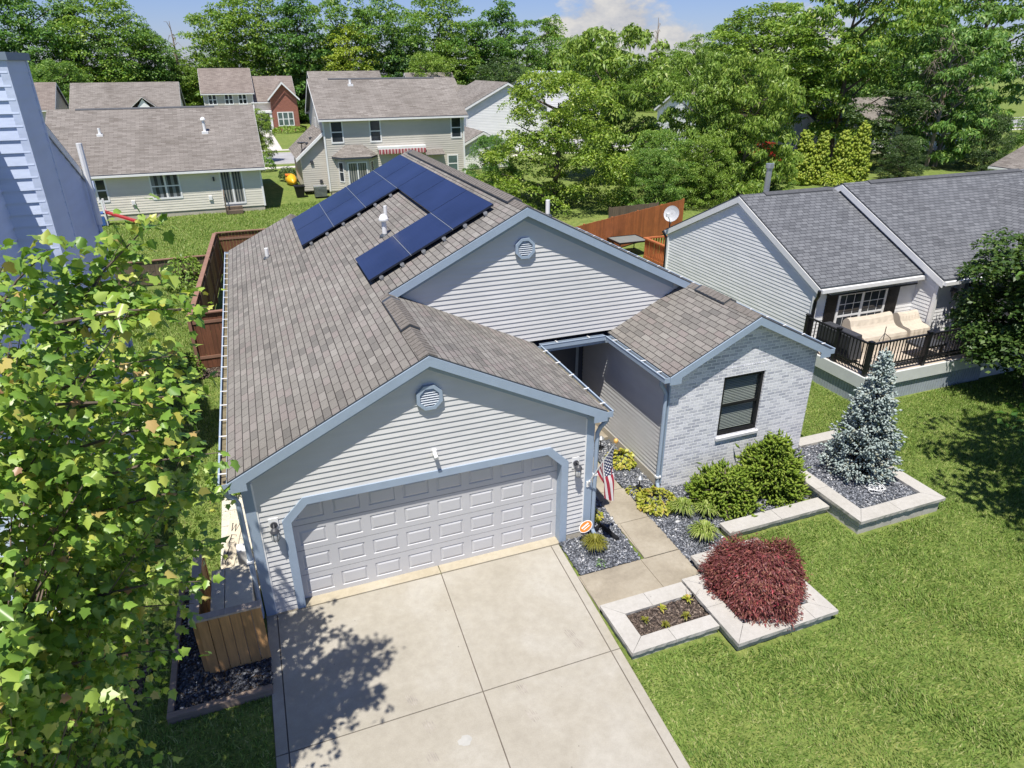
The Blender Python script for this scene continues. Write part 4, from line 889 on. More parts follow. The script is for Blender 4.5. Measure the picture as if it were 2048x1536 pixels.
# --- foreground red maple
def maple():
    rng=np.random.default_rng(21); base=(-2.15,-4.3,-.03)
    o=thing('maple_tree','large maple with yellow-green lobed leaves filling the left foreground','maple tree',base)
    C0=np.array([-2.2,-3.3,4.75]); RAD=np.array([2.1,2.75,3.0])
    tips=[]
    sprays=0
    while sprays<310:
        d=rdir(rng,1)[0]; q=rng.uniform(.3,1)**.4
        lump=1+.15*math.sin(5*math.atan2(d[1],d[0])+3*d[2])+.13*math.sin(9*d[2]+2*d[0])
        nar=.50+.50*min(1,max(0,(d[2]*3+2.2)/3.4)); c=C0+d*RAD*q*lump*np.array([nar,nar,1])
        edge=-.55+.14*math.sin(5*c[2]+1) if c[2]>4.6 else -.55-.42*(4.6-c[2])
        edge-=.38*max(0,c[1]+2.6)
        if c[2]<1.7 or c[0]>edge or c[2]>6.75+.35*math.sin(3*c[0]+2*c[1]): continue
        sprays+=1; o3=d*RAD; o3=o3/np.linalg.norm(o3); sz=rng.uniform(.28,.52); kk=int(rng.integers(13,20))
        e=rng.normal(0,1,(kk,3))*[sz*.55,sz*.55,sz*.12]; e+=o3*np.abs(rng.normal(0,sz*.45,(kk,1))); e[:,2]-=.35*np.linalg.norm(e[:,:2],axis=1)**1.5
        tips+=list(c+e)
    ext=[]
    for E_,back in (((.18,-3.9,7.6),(-.75,-3.9,6.7)),((.40,-4.05,6.85),(-.7,-4.0,6.75)),((.28,-4.2,6.9),(-.7,-4.2,6.9)),((.30,-4.35,6.2),(-.8,-4.2,6.2)),((.02,-4.4,6.15),(-.8,-4.3,6.3)),((.33,-4.5,5.75),(-.7,-4.3,5.6)),((.12,-4.2,5.25),(-.8,-4.0,5.1)),((-.02,-3.9,4.5),(-1.0,-4.0,4.6)),((-.15,-4.1,4.2),(-1.0,-4.1,4.3)),((-.3,-3.9,3.8),(-1.2,-4.0,4.0)),((-.5,-4.0,3.35),(-1.4,-4.1,3.6)),((-.75,-4.2,3.0),(-1.5,-4.2,3.2)),((-.55,-4.2,7.45),(-1.1,-4.0,6.9)),((.05,-3.9,7.15),(-.9,-3.9,6.6)),((.12,-4.1,6.5),(-.8,-4.0,6.3)),((-.1,-3.8,7.3),(-.9,-3.8,6.8)),((.1,-4.3,5.95),(-.8,-4.1,5.8)),((-.95,-3.8,7.3),(-1.3,-3.8,6.7))):
        E_=np.array(E_); back=np.array(back); ext.append((E_,back)); L_=np.linalg.norm(E_-back)
        for f_ in np.linspace(.15,1,int(L_*15)): tips.append(back+(E_-back)*f_+np.array([0,0,.08*math.sin(f_*3.1)])+rng.normal(0,1,3)*[.05+.10*(1-f_),.05+.13*(1-f_),.05])
    T=np.array(tips); n=len(T)
    # leaf template: two halves folded on the midrib
    half=[(0,0),(.2,-.07),(.42,.05),(.35,.22),(.53,.5),(.33,.57),(.2,.78),(0,1.08)]
    tpl=[(x,y) for x,y in half]+[(-x,y) for x,y in half[1:-1]]
    tx=np.array([q[0] for q in tpl]); ty=np.array([q[1] for q in tpl])
    per=8; idx=np.repeat(np.arange(n),per); m=len(idx)
    out=unit((T-C0)/RAD); ax=unit(out*[1,1,.5]+rng.normal(0,.4,(n,3))+[0,0,.1])
    s_=rng.uniform(-.28,.04,m); P=T[idx]+ax[idx]*s_[:,None]+rng.normal(0,.055,(m,3))
    a=rdir(rng,m); D=unit(a*.85+out[idx]*.5+np.array([0,0,-.5])); N=unit(out[idx]*.25+np.array([0,0,1.])+rng.normal(0,.42,(m,3)))
    X,Z=frames(D,N); L=.088*rng.uniform(.5,1.3,m)
    fold=rng.uniform(.2,.75,m); dr=rng.uniform(.05,.4,m)
    lx_=tx[None]*L[:,None]; ly_=ty[None]*L[:,None]; lz=-np.abs(tx)[None]*fold[:,None]*L[:,None]-(ty**2)[None]*dr[:,None]*L[:,None]
    V=P[:,None]+X[:,None]*lx_[...,None]+D[:,None]*ly_[...,None]+Z[:,None]*lz[...,None]
    k=len(tpl); h=[0,1,2,3,4,5,6,7]; g=[0,7,13,12,11,10,9,8]
    F=(np.array([h,g])[None]+k*np.arange(m)[:,None,None]).reshape(-1,8)
    mesh_np('leaves',V.reshape(-1,3),F,m_leaf_maple,o)
    mb=MB(); B=Vector(base); tp=[B,B+Vector((.05,.02,1.2)),B+Vector((.1,.05,2.4)),B+Vector((.15,.1,4)),B+Vector((.2,.1,6)),B+Vector((.2,.15,7.3))]
    mb.tube(tp,[.14,.12,.1,.075,.04,.012],9); mb.build('trunk',m_bark,o)
    mb=MB()
    for i in range(0,n,31):
        p=Vector(T[i]); hz=max(1.3,p.z-1.3-.4*math.hypot(p.x-base[0],p.y-base[1])); f=hz/7.3; s0=B+Vector((.2*f,.12*f,hz)); md=s0.lerp(p,.55)+Vector((0,0,-.1)); mb.tube([s0,md,p],[.016,.008,.003],4,cap=False)
    for E_,back in ext:
        p=Vector(E_); s0=Vector(back); mb.tube([s0,s0.lerp(p,.5)+Vector((0,0,.05)),p],[.014,.009,.003],5,cap=False)
    mb.build('branches',m_bark,o)
maple()

# ================================================================== SMALL THINGS AROUND THE HOUSE
def plank_panel(o,p0,p1,h,mat,bw=.14,th=.02,gap=.006,z0=.03,name='board_panel',both=False,ragged=.012,off=0.0):
    """upright boards side by side from p0 to p1 as one panel"""
    p0=Vector((*p0,0)); p1=Vector((*p1,0)); d=p1-p0; L=d.length; d.normalize(); nn=Vector((d.y,-d.x,0)); mb=MB(); k=max(1,round(L/bw)); w=L/k
    for i in range(k):
        a,b=i*w+gap/2,(i+1)*w-gap/2; oo=off+rnd.uniform(0,.006); hh=h+rnd.uniform(-ragged,ragged)
        P=[p0+d*s+nn*q+Vector((0,0,z)) for s,q,z in ((a,oo+th,z0),(b,oo+th,z0),(b,oo,z0),(a,oo,z0),(a,oo+th,hh),(b,oo+th,hh),(b,oo,hh),(a,oo,hh))]; mb.hexa(P)
    return mb.build(name,mat,o)
def beam(o,p0,p1,w,z0,z1,mat,name,off=0.0):
    p0=Vector((*p0,0)); p1=Vector((*p1,0)); d=(p1-p0).normalized(); nn=Vector((d.y,-d.x,0)); mb=MB()
    P=[p+nn*q+Vector((0,0,z)) for p,q,z in ((p0,off+w/2,z0),(p1,off+w/2,z0),(p1,off-w/2,z0),(p0,off-w/2,z0),(p0,off+w/2,z1),(p1,off+w/2,z1),(p1,off-w/2,z1),(p0,off-w/2,z1))]; mb.hexa(P); return mb.build(name,mat,o)
def fence(name,label,p0,p1,h,boards,rail,cap=True,step=2.4,group=None,side=1,name2='board_panel'):
    o=thing(name,label,'fence',(*p0,0),group); plank_panel(o,p0,p1,h,boards)
    v0,v1=Vector((*p0,0)),Vector((*p1,0)); L=(v1-v0).length; k=max(1,round(L/step))
    for i in range(k+1):
        p=v0.lerp(v1,i/k); d=(v1-v0).normalized(); nn=Vector((d.y,-d.x,0)); q=p-nn*.055*side; mb=MB(); mb.box(q.x-.045,q.x+.045,q.y-.045,q.y+.045,0,h+.01); mb.build('post',rail,o)
    for z in (.35,h-.3): beam(o,p0,p1,.04,z,z+.09,rail,'rail',off=-.026*side)
    if cap: beam(o,p0,p1,.15,h+.014,h+.05,rail,'cap_rail')
    return o
# cedar screen by the garage
o=thing('screen_fence','new cedar plank screen with a flat weathered top rail at the garage corner','fence',(-.45,-1.0,0))
plank_panel(o,(-.9,-1.03),(.02,-1.03),1.13,m_wood_new,bw=.153,gap=.012); plank_panel(o,(-.9,.85),(-.9,-1.0),1.13,m_wood_new,bw=.153,gap=.012)
mb=MB(); mb.poly([(-1.0,-1.1,1.175),(.03,-1.1,1.175),(.03,-.96,1.175),(-.86,-.96,1.175)]); mb.prism([(-1.0,-1.1,1.14),(.03,-1.1,1.14),(.03,-.96,1.14),(-.86,-.96,1.14)],(0,0,.034)); mb.build('top_rail',m_wood_cap,o)
mb=MB(); mb.prism([(-1.0,-1.1,1.14),(-.862,-.958,1.14),(-.862,.88,1.14),(-1.0,.88,1.14)],(0,0,.034)); mb.build('top_rail',m_wood_cap,o)
for x,y in ((-.93,-1.0),(-.93,.8)): mb=MB(); mb.box(x-.04,x+.04,y-.0,y+.08,0,1.13); mb.build('post',m_wood_new,o)
mb=MB(); mb.box(-.92,.02,-1.07,-1.0,-.02,.03); mb.build('kickboard',m_found,o)
o=thing('timber_border','landscape timber edging around the dark mulch below the cedar screen','edging',(-1.0,-1.7,0))
for q in ((-1.46,.0,-1.74,-1.64),(-1.46,-1.37,-1.635,1.25)): mb=MB(); mb.box(*q,-.05,.11); mb.build('timber',m_timber,o,bevel=.008)
# resin bin, sign board, white box
o=thing('storage_bin','tan lidded storage bin between the cedar screen and the garage wall','storage bin',(-.38,-.25,0))
mb=MB(); mb.box(-.70,-.14,-.76,.26,.02,.88); mb.build('bin_body',m_lid,o,bevel=.02)
mb=MB(); mb.box(-.745,-.54,-.80,.31,.885,.95); mb.box(-.533,-.11,-.80,.31,.885,.95); mb.build('lid',m_lid,o,bevel=.012)
o=thing('welcome_board','tall weathered board lettered WELCOME leaning behind the storage bin','sign board',(-.5,1.0,0))
Bv=Vector((-.78,.62,.02)); Tv=Vector((-.33,1.55,1.02)); ax_=(Tv-Bv); Lb=ax_.length; ax_.normalize(); sx_=Vector((.93,-.36,.12)); sx_=(sx_-ax_*sx_.dot(ax_)).normalized(); nr_=sx_.cross(ax_).normalized()
def bp_(a,b,c): return Bv+sx_*a+ax_*b+nr_*c
mb=MB(); hw=.125; mb.hexa([bp_(a,b,c) for a,b,c in ((-hw,0,-.02),(hw,0,-.02),(hw,Lb,-.02),(-hw,Lb,-.02),(-hw,0,0),(hw,0,0),(hw,Lb,0),(-hw,Lb,0))]); mb.build('board',m_boardsign,o)
GLY={'W':[((-1,1),(-.5,-1),.16),((-.5,-1),(0,.9),.07),((0,.9),(.5,-1),.16),((.5,-1),(1,1),.07),((-1.2,1),(-.75,1),.06),((.75,1),(1.2,1),.06)],'E':[((-.6,-1),(-.6,1),.17),((-.8,1),(.7,1),.07),((-.6,0),(.4,0),.07),((-.8,-1),(.75,-1),.07),((.7,1),(.7,.6),.06),((.75,-1),(.75,-.6),.06)],'L':[((-.5,-1),(-.5,1),.17),((-.8,1),(-.2,1),.06),((-.8,-1),(.75,-1),.07),((.75,-1),(.75,-.5),.06)],
'C':[((.7,.6),(.2,1),.08),((.2,1),(-.5,.75),.1),((-.5,.75),(-.75,0),.16),((-.75,0),(-.5,-.75),.16),((-.5,-.75),(.2,-1),.1),((.2,-1),(.75,-.65),.08)],'O':[((0,1),(-.6,.7),.1),((-.6,.7),(-.8,0),.16),((-.8,0),(-.6,-.7),.16),((-.6,-.7),(0,-1),.1),((0,-1),(.6,-.7),.1),((.6,-.7),(.8,0),.16),((.8,0),(.6,.7),.16),((.6,.7),(0,1),.1)],'M':[((-.9,-1),(-.9,1),.08),((-.9,1),(0,-.8),.16),((0,-.8),(.9,1),.08),((.9,1),(.9,-1),.16)]}
mb=MB()
for i,ch in enumerate('WELCOME'):
    cy_=Lb-.13-i*.205
    for (a,b,w_) in GLY[ch]:
        A=Vector((a[0]*.068+a[1]*.012,a[1]*.07)); Q=Vector((b[0]*.068+b[1]*.012,b[1]*.07)); d=(Q-A).normalized(); pp=Vector((-d.y,d.x))*w_*.07*.72; A=A-d*.003; Q=Q+d*.003
        mb.poly([bp_(v.x,cy_+v.y,.003) for v in (A-pp,Q-pp,Q+pp,A+pp)])
mb.build('lettering',m_black,o)
mb=MB(); mb.box(-.36,-.13,.74,.98,.0,.9); tag(mb.build('white_box',m_white,loc=(-.25,.86,0),bevel=.015),'white upright box standing against the board at the garage wall','box')
# flag on its wall pole
o=thing('flag','stars and stripes flag hanging from a slanted pole on the garage corner','flag',(6.09,-.03,1.25))
p0=Vector((6.095,-.03,1.25)); p1=Vector((6.20,-.80,2.58))
mb=MB(); mb.box(6.06,6.13,-.05,-.02,1.2,1.32); mb.tube([p0,p0.lerp(p1,.09)],.024,8); mb.build('bracket',m_white,o)
mb=MB(); mb.tube([p0,p1],.013,8); mb.build('pole',m_white,o)
mb=MB(); mb.lathe((p1.x,p1.y,p1.z),[(.012,-.02),(.035,.005),(.045,.035),(.035,.065),(.008,.08)],12); mb.build('finial',m_gold,o,smooth=True)
nu,nv=26,40; mbv=[];uvs=[]
top=p0.lerp(p1,.96); bot=p0.lerp(p1,.34)
for j in range(nv+1):
    v=j/nv
    for i in range(nu+1):
        q=i/nu  # 0 at top of the pole
        h=top.lerp(bot,q); k=min(1,v*1.7); k=k*k*(3-2*k); gat=.62*k
        x=h.x+(top.x+.10*v-h.x)*gat+q*k*-.05; y=h.y+(top.y+.02-h.y)*gat
        z=h.z-(1.28-.80*q)*v*(1-.10*q)
        ph=q*9-v*1.5; x+=.05*math.sin(ph)*min(1,v*2+.1); y+=.045*math.cos(ph*1.1+.5)*min(1,v*2)
        mbv.append((x,y,z)); uvs.append((q,v))
fb=MB(); fb.v=mbv
for j in range(nv):
    for i in range(nu):
        a=j*(nu+1)+i; fb.f.append((a,a+nu+1,a+nu+2,a+1)); fb.m.append(0)
cl_=fb.build('cloth',m_flag,o,smooth=True); ul=cl_.data.uv_layers.new(name='flag')
for p in cl_.data.polygons:
    for li in p.loop_indices: ul.data[li].uv=uvs[cl_.data.loops[li].vertex_index]
# yard sign
o=thing('yard_sign','orange oval yard sign with white lettering by the garage corner','yard sign',(6.0,-.2,0))
mb=MB(); mb.tube([(6.0,-.2,0),(6.0,-.2,.34)],.008,6); mb.build('stake',m_alu,o)
sn=Vector((-.35,-.8,.45)).normalized(); sx2=Vector((.88,-.36,.05)); sx2=(sx2-sn*sx2.dot(sn)).normalized(); sy2=sn.cross(sx2); cc=Vector((5.985,-.24,.42))
ca,sa=math.cos(R(38)),math.sin(R(38))
def ov(a,b,c): return cc+(sx2*(a*ca-b*sa)+sy2*(a*sa+b*ca))+sn*c
mb=MB(); mb.prism([ov(.15*math.cos(t_*math.pi/14),.10*math.sin(t_*math.pi/14),-.006) for t_ in range(28)],sn*.006); mb.build('sign_rim',m_white,o)
mb=MB(); mb.poly([ov(.138*math.cos(t_*math.pi/14),.088*math.sin(t_*math.pi/14),.002) for t_ in range(28)]); mb.build('sign_face',m_orange,o)
mb=MB()
for k in range(7): mb.poly([ov(a,b,.004) for a,b in ((-.085+k*.025,.005),(-.066+k*.025,.005),(-.066+k*.025,.035),(-.085+k*.025,.035))])
mb.poly([ov(a,b,.004) for a,b in ((-.075,-.032),(.075,-.032),(.075,-.018),(-.075,-.018))]); mb.build('lettering',m_white,o)
# path lights
for x,y,l in ((7.93,2.86,'back beside the wing siding'),(7.92,.98,'front beside the large lime hosta')):
    o=thing('path_light','black stake path light, the one at the '+l,'path light',(x,y,0),'path lights along the walkway')
    mb=MB(); mb.tube([(x,y,-.02),(x,y,.30)],.014,8); mb.lathe((x,y,0),[(.07,.005),(.06,.03),(.02,.05)],12); mb.build('stake',m_black,o)
    mb=MB(); mb.lathe((x,y,.29),[(.05,0),(.055,.02),(.085,.05),(.03,.11),(.01,.12)],14); mb.build('lamp_head',m_alu,o)
mb=MB(); mb.tube([(6.27,.02,.12),(6.36,.0,.09),(6.5,.12,.06),(6.57,-.1,.055),(6.63,-.4,.05)],.045,10); tag(mb.build('drain_pipe',m_black,loc=(6.5,0,0)),'black drain pipe lying on the gravel from the right garage downspout','drain pipe')
mb=MB(); pts=[]
rr=random.Random(4)
for i in range(70):
    a=i*.55; q=.10+.10*math.sin(i*.31); pts.append((12.42+q*math.cos(a)+.10*math.sin(i*.11),-1.18+q*.9*math.sin(a)+.06*math.cos(i*.2),.30+.06*abs(math.sin(i*.7))))
mb.tube(pts,.006,4); mb.box(12.40,12.44,-1.24,-1.2,.34,.38); mb.box(12.52,12.56,-1.2,-1.16,.33,.37); tag(mb.build('light_cord',m_white,loc=(12.42,-1.2,.28)),'tangled white light cord on the gravel under the blue spruce','cord')

# ================================================================== FENCES
gf='brown stained fence runs around the left back yard'
fence('fence','brown fence run along the side of the solar-roofed house, seen end on',(-1.42,11.8),(-.96,23.1),1.8,m_fence_dk,m_fence_rail,side=-1,group=gf)
fence('fence','short reddish-brown fence run facing front, closing the side yard',(-1.5,11.75),(-.02,11.75),1.8,m_fence_dk,m_fence_rail,side=-1,group=gf)
fence('fence','brown back fence run behind the solar roof',(-.95,23.2),(9.5,23.2),1.8,m_fence_dk,m_fence_rail,group=gf,side=-1)
fence('fence','older grayed fence of the left neighbour with flat rails, behind the lawn',(-13.0,22.0),(-1.15,22.3),1.05,m_fence_old,m_fence_rail)
fence('fence','orange-stained cedar fence behind the patio table',(13.5,18.3),(23.6,23.1),1.68,m_fence_or,m_fence_or,cap=False)
fence('fence','dark shaded fence under the trees behind the orange one',(20.2,25.4),(23.6,25.7),1.05,m_fence_old,m_fence_old,cap=False)

# ================================================================== HOUSES
def gable_house(name,label,x0,x1,y0,y1,eave,pitch,wall,roofm,axis='x',oh_=.3,ro=None,lip=.014,exp=.1016,base=0,trim=None,group=None,sides='FLRB',skip=(),fd=.12,thing_=None,peak=None,gut=True):
    """ridge along axis; returns thing, roof object"""
    trim=trim or m_white
    o=thing_ or thing(name,label,'house',((x0+x1)/2,(y0+y1)/2,0),group)
    if axis=='x': c=(y0+y1)/2 if peak is None else peak; half0=c-y0; zp=eave+pitch*half0
    else: c=(x0+x1)/2 if peak is None else peak; half0=c-x0; zp=eave+pitch*half0
    ro=oh_ if ro is None else ro; eb=zp-pitch*(y1-c) if axis=='x' else eave
    mb=MB()
    for sd_ in sides:
        if sd_=='F': O,un,L=(x0,y0,0),FRONT,x1-x0
        if sd_=='B': O,un,L=(x1,y1,0),BACK,x1-x0
        if sd_=='L': O,un,L=(x0,y1,0),LEFT,y1-y0
        if sd_=='R': O,un,L=(x1,y0,0),RIGHT,y1-y0
        g=(sd_ in 'LR') if axis=='x' else (sd_ in 'FB'); poly=[(0,base),(L,base),(L,eb if sd_ in 'RB' and axis=='x' else eave)]
        if g:
            pk={'L':(y1-c) if axis=='x' else 0,'R':(c-y0) if axis=='x' else 0,'F':c-x0,'B':x1-c}[sd_]; poly.append((pk,zp-.05))
        poly.append((0,eb if sd_ in 'LB' and axis=='x' else eave)); siding(mb,O,un[0],un[1],poly,exp=exp,lip=lip)
    mb.build('wall',wall,o)
    mb=MB(); t_=.05
    if axis=='x':
        for a,b in ((y0-oh_,c),(y1+oh_,c)):
            zf=lambda x,y,a=a,b=b: zp+.04-(zp-eave)/(half0)*abs(y-c) if a<b else zp+.04-pitch*abs(y-c)
            P=[(x0-ro,a),(x1+ro,a),(x1+ro,b),(x0-ro,b)]
            if a>b: P=P[::-1]
            slab(mb,P,zf,t_)
    else:
        for a,b in ((x0-oh_,c),(x1+oh_,c)):
            zf=lambda x,y: zp+.04-pitch*abs(x-c)
            P=[(a,y0-oh_),(b,y0-oh_),(b,y1+oh_),(a,y1+oh_)]
            if a>b: P=P[::-1]
            slab(mb,P,zf,t_)
    rf=mb.build('roof',[roofm,m_trim_dk],o)
    mb=MB(); fl=.02
    if axis=='x':
        for x in (x0-ro-fl,x1+ro):
            for a in (y0-oh_,y1+oh_):
                za=zp-pitch*abs(a-c)-.015; q=[(x,a,za-.2),(x,c,zp-.215),(x,c,zp-.015),(x,a,za)]
                if a>c: q=q[::-1]
                mb.prism(q[::-1],(fl,0,0))
        for a,s_ in ((y0-oh_,-1),(y1+oh_,1)):
            za=zp-pitch*abs(a-c)
            mb.box(x0-ro,x1+ro,min(a,a+s_*.1),max(a,a+s_*.1),za-.13,za-.02)
            mb.box(x0-ro+.01,x1+ro-.01,min(a-s_*.01,a-s_*oh_),max(a-s_*.01,a-s_*oh_),za-.13,za-.11)
    else:
        for y in (y0-oh_-fl,y1+oh_):
            for a in (x0-oh_,x1+oh_):
                za=zp-pitch*abs(a-c)-.015; q=[(a,y,za-.2),(c,y,zp-.215),(c,y,zp-.015),(a,y,za)]
                if a>c: q=q[::-1]
                mb.prism(q[::-1],(0,fl,0)) if False else mb.prism(q,(0,fl,0))
        for a,s_ in ((x0-oh_,-1),(x1+oh_,1)):
            za=zp-pitch*abs(a-c); mb.box(min(a,a+s_*.1),max(a,a+s_*.1),y0-oh_,y1+oh_,za-.13,za-.02)
    mb.build('eave_trim',trim,o)
    for sd_,(x,y) in zip(('FL','FR','BR','BL'),((x0,y0),(x1,y0),(x1,y1),(x0,y1))):
        if any(q in sides for q in sd_): mb=MB(); mb.box(x-.055,x+.055,y-.055,y+.055,base,(eb if 'B' in sd_ else eave)-.05); mb.build('corner_board',trim,o)
    if base>.05:
        mb=MB(); mb.box(x0+.03,x1-.03,y0+.03,y1-.03,-.05,base); mb.build('foundation',m_found,o)
    return o,rf,zp
def roof_pipe(rf,x,y,z,h,r,mat=None,hat=False):
    mb=MB(); mb.tube([(x,y,z-.1),(x,y,z+h)],r,10)
    if hat: mb.lathe((x,y,z+h),[(r*1.2,-.04),(r*1.9,0),(r*1.6,.1),(r*.4,.18)],10)
    o=mb.build('vent_pipe',mat or m_white,rf); mb=MB(); mb.box(x-r*2.2,x+r*2.2,y-r*2.5,y+r*2.2,z-.12,z+.05); mb.build('flashing',m_white,o)
def rvent(rf,x0,x1,y,z,w=.2):
    mb=MB(); mb.prism([(x0,y-w,z-.07),(x1,y-w,z-.07),(x1,y,z+.0),(x0,y,z+.0)],(0,0,.055)); mb.prism([(x0,y,z+.0),(x1,y,z+.0),(x1,y+w,z-.07),(x0,y+w,z-.07)],(0,0,.055)); mb.build('ridge_vent',plain('vent_cap_charcoal',(.085,.088,.095),.9,.2,9),rf)  # vent cap in its own charcoal colour
# --- tan ranch behind (rear wall facing us)
o,rf,zp=gable_house('house','long cream ranch house with a plain taupe roof, directly behind the left lawn',-10.3,1.6,38.2,51.0,2.85,.5,m_siding_cream,m_shingle_far,base=.28,oh_=.32,exp=.15)
rvent(rf,-9.0,-.6,44.6,zp)
roof_pipe(rf,-7.5,41.8,4.68,.4,.08); roof_pipe(rf,-1.36,41.7,4.63,.75,.09,hat=True)
O=(-10.3,38.2,0); f=lambda x:x+10.3
window(o,O,FRONT,f(-4.9),f(-3.18),1.07,2.65,cols=2,pane=m_glass_c,fw=.09); window(o,O,FRONT,f(-.88),f(.5),.5,2.6,cols=2,rail=False,pane=m_glass_v,fw=.09,name='sliding_door'); window(o,O,FRONT,f(-7.9),f(-7.25),1.1,2.5,pane=m_glass,fw=.09)
mb=MB(); mb.box(-1.28,-1.18,38.08,38.2,2.0,2.25); mb.build('wall_lamp',m_dkgray,o)
for x in (-6.02,-1.61): mb=MB(); mb.box(x-.1,x+.1,38.1,38.2,.85,1.1); mb.build('wall_vent',m_white,o)
o2=thing('door_steps','small dark wooden steps with a handrail below the sliding door','steps',(-.3,37.6,0)); mb=MB(); mb.box(-.75,.2,37.4,38.1,0,.22); mb.box(-.75,.2,37.75,38.1,.22,.4); mb.build('tread',m_fence_old,o2); mb=MB(); mb.tube([(-.78,37.4,0),(-.78,37.4,1.1),(-.78,38.1,1.4)],.04,6); mb.build('handrail',m_fence_old,o2)
# play set and bits at its left end
o=thing('play_slide','red play slide with a white and blue climbing frame beside the cream ranch','slide',(-6.8,36.8,0))
mb=MB(); mb.hexa([(-7.5,36.6,.75),(-5.9,36.3,.12),(-5.9,36.75,.12),(-7.5,37.05,.75),(-7.5,36.6,.86),(-5.9,36.3,.23),(-5.9,36.75,.23),(-7.5,37.05,.86)]); mb.build('slide_chute',m_red,o)
mb=MB(); [mb.box(x-.05,x+.05,y-.05,y+.05,0,1.5) for x in (-8.1,-7.45) for y in (36.6,37.1)]; mb.build('frame_post',m_white,o)
mb=MB(); mb.box(-8.1,-7.45,36.55,37.15,.68,.76); mb.box(-8.2,-7.5,36.45,36.55,.05,.55); mb.build('platform',m_blueplastic,o)
# --- two storey house
H2,rf,zp=gable_house('house','tall greige two storey house with striped awning and a bay, behind the solar roof',6.3,16.55,42.2,51.2,5.3,.52,m_siding_tan,m_shingle_far,base=.25,oh_=.3,exp=.15)
rvent(rf,7.5,15.6,46.7,zp); roof_pipe(rf,9.0,45.9,7.25,.35,.09)
O=(6.3,42.2,0); f=lambda x:x-6.3
for a,b,z0,z1,p in ((6.75,7.65,3.52,5.04,m_glass),(9.5,10.35,3.5,5.04,m_glass),(15.55,16.4,3.55,5.06,m_glass),(15.2,16.05,1.1,2.4,m_glass_g)): window(H2,O,FRONT,f(a),f(b),z0,z1,pane=p,fw=.09)
window(H2,(6.3,51.2,0),LEFT,3.6,4.4,3.6,5.0,fw=.09)
BX0,BX1,BY=6.95,9.65,41.45
mb=MB(); siding(mb,(BX0+.5,BY,0),*FRONT,[(0,0),(BX1-BX0-1.0,0),(BX1-BX0-1.0,2.6),(0,2.6)],exp=.15)
dl=Vector((.5,-.75,0)); 
for P,q in (((BX0,42.2),(BX0+.5,BY)),((BX1-.5,BY),(BX1,42.2))):
    d=Vector((q[0]-P[0],q[1]-P[1],0)); L=d.length; d.normalize(); siding(mb,(P[0],P[1],0),(d.x,d.y),(d.y,-d.x),[(0,0),(L,0),(L,2.6),(0,2.6)],exp=.15)
mb.build('bay_wall',m_siding_tan,H2)
window(H2,(BX0+.5,BY,0),FRONT,.15,1.55,.3,2.3,cols=2,rail=False,pane=m_glass_v,fw=.08,name='bay_door')
d=Vector((.5,-.75,0)).normalized(); window(H2,(BX0,42.2,0),((d.x,d.y),(d.y,-d.x)),.2,.72,.9,2.3,pane=m_glass,fw=.06)
d=Vector((.5,.75,0)).normalized(); window(H2,(BX1-.5,BY,0),((d.x,d.y),(d.y,-d.x)),.2,.72,.9,2.3,pane=m_glass,fw=.06)
mb=MB(); e=[(BX0-.3,42.19,2.65),(BX0+.35,BY-.3,2.65),(BX1-.35,BY-.3,2.65),(BX1+.3,42.19,2.65)]; tpp=[(BX0+.75,42.19,3.4),(BX1-.75,42.19,3.4)]
mb.poly([e[0],e[1],tpp[0]]); mb.poly([e[1],e[2],tpp[1],tpp[0]]); mb.poly([e[2],e[3],tpp[1]])
mb.build('bay_roof',m_shingle_far,H2)
mb=MB()
for a,b in zip(e,e[1:]): mb.poly([(a[0],a[1],2.52),(b[0],b[1],2.52),b,a])
mb.poly([(q[0],q[1],2.53) for q in e][::-1]); mb.build('bay_fascia',m_trim_dk,H2)
mb=MB(); mb.box(9.95,13.5,41.75,42.18,3.02,3.2); mb.build('awning_case',m_white,H2)
mb=MB()
for i in range(24):
    a=9.97+i*3.5/24; mb.prism([(a,41.78,2.72),(a+.0729,41.73,2.68),(a+.1458,41.78,2.72),(a+.1458,41.75,3.02),(a,41.75,3.02)],(0,-.02,0))
mb.build('awning_valance',m_awn,H2)
slb=MB(); slab(slb,[(13.4,41.4),(14.85,41.4),(14.85,42.18),(13.4,42.18)],lambda x,y:2.55+(y-41.4)*.4); slb.build('porch_roof',[m_shingle_far,m_trim_dk],H2)
# garage wing of it on the left
mb=MB(); siding(mb,(4.55,43.0,0),*FRONT,[(0,.25),(1.75,.25),(1.75,4.2),(0,2.72)],exp=.15); siding(mb,(4.55,50.0,0),*LEFT,[(0,.25),(7,.25),(7,2.7),(0,2.7)],exp=.15); mb.build('side_wing_wall',m_siding_tan,H2)
mb=MB(); slab(mb,[(4.2,42.75),(6.3,42.75),(6.3,50),(4.2,50)],lambda x,y:2.55+(x-4.2)*.84); mb.build('side_wing_roof',[m_shingle_far,m_white],H2)
mb=MB(); fprism(mb,(4.2,42.75,0),*FRONT,[(0,2.3),(2.1,4.06),(2.1,4.28),(0,2.52)],0,.03); mb.build('side_wing_fascia',m_white,H2)
for x,y in ((5.2,44.0),(5.55,44.6)): mb=MB(); z=2.55+(x-4.2)*.84; mb.box(x-.1,x+.1,y-.2,y+.2,z,z+.12); mb.build('roof_vent',m_dkgray,H2)
o=thing('satellite_dish','dark satellite dish on the low side roof of the two storey house','satellite dish',(4.75,43.3,3.0)); mb=MB(); mb.tube([(4.75,43.3,2.95),(4.75,43.2,3.5)],.03,6); mb.build('mast',m_dkgray,o); mb=MB(); mb.lathe((4.75,43.15,3.5),[(.05,0),(.25,.06),(.3,.12)],14); mb.build('dish',m_dkgray,o)
for x,z in ((5.3,2.1),(5.8,.75)): mb=MB(); mb.box(x-.1,x+.1,42.9,43.0,z,z+.25); mb.build('wall_vent',m_dkgray,H2)
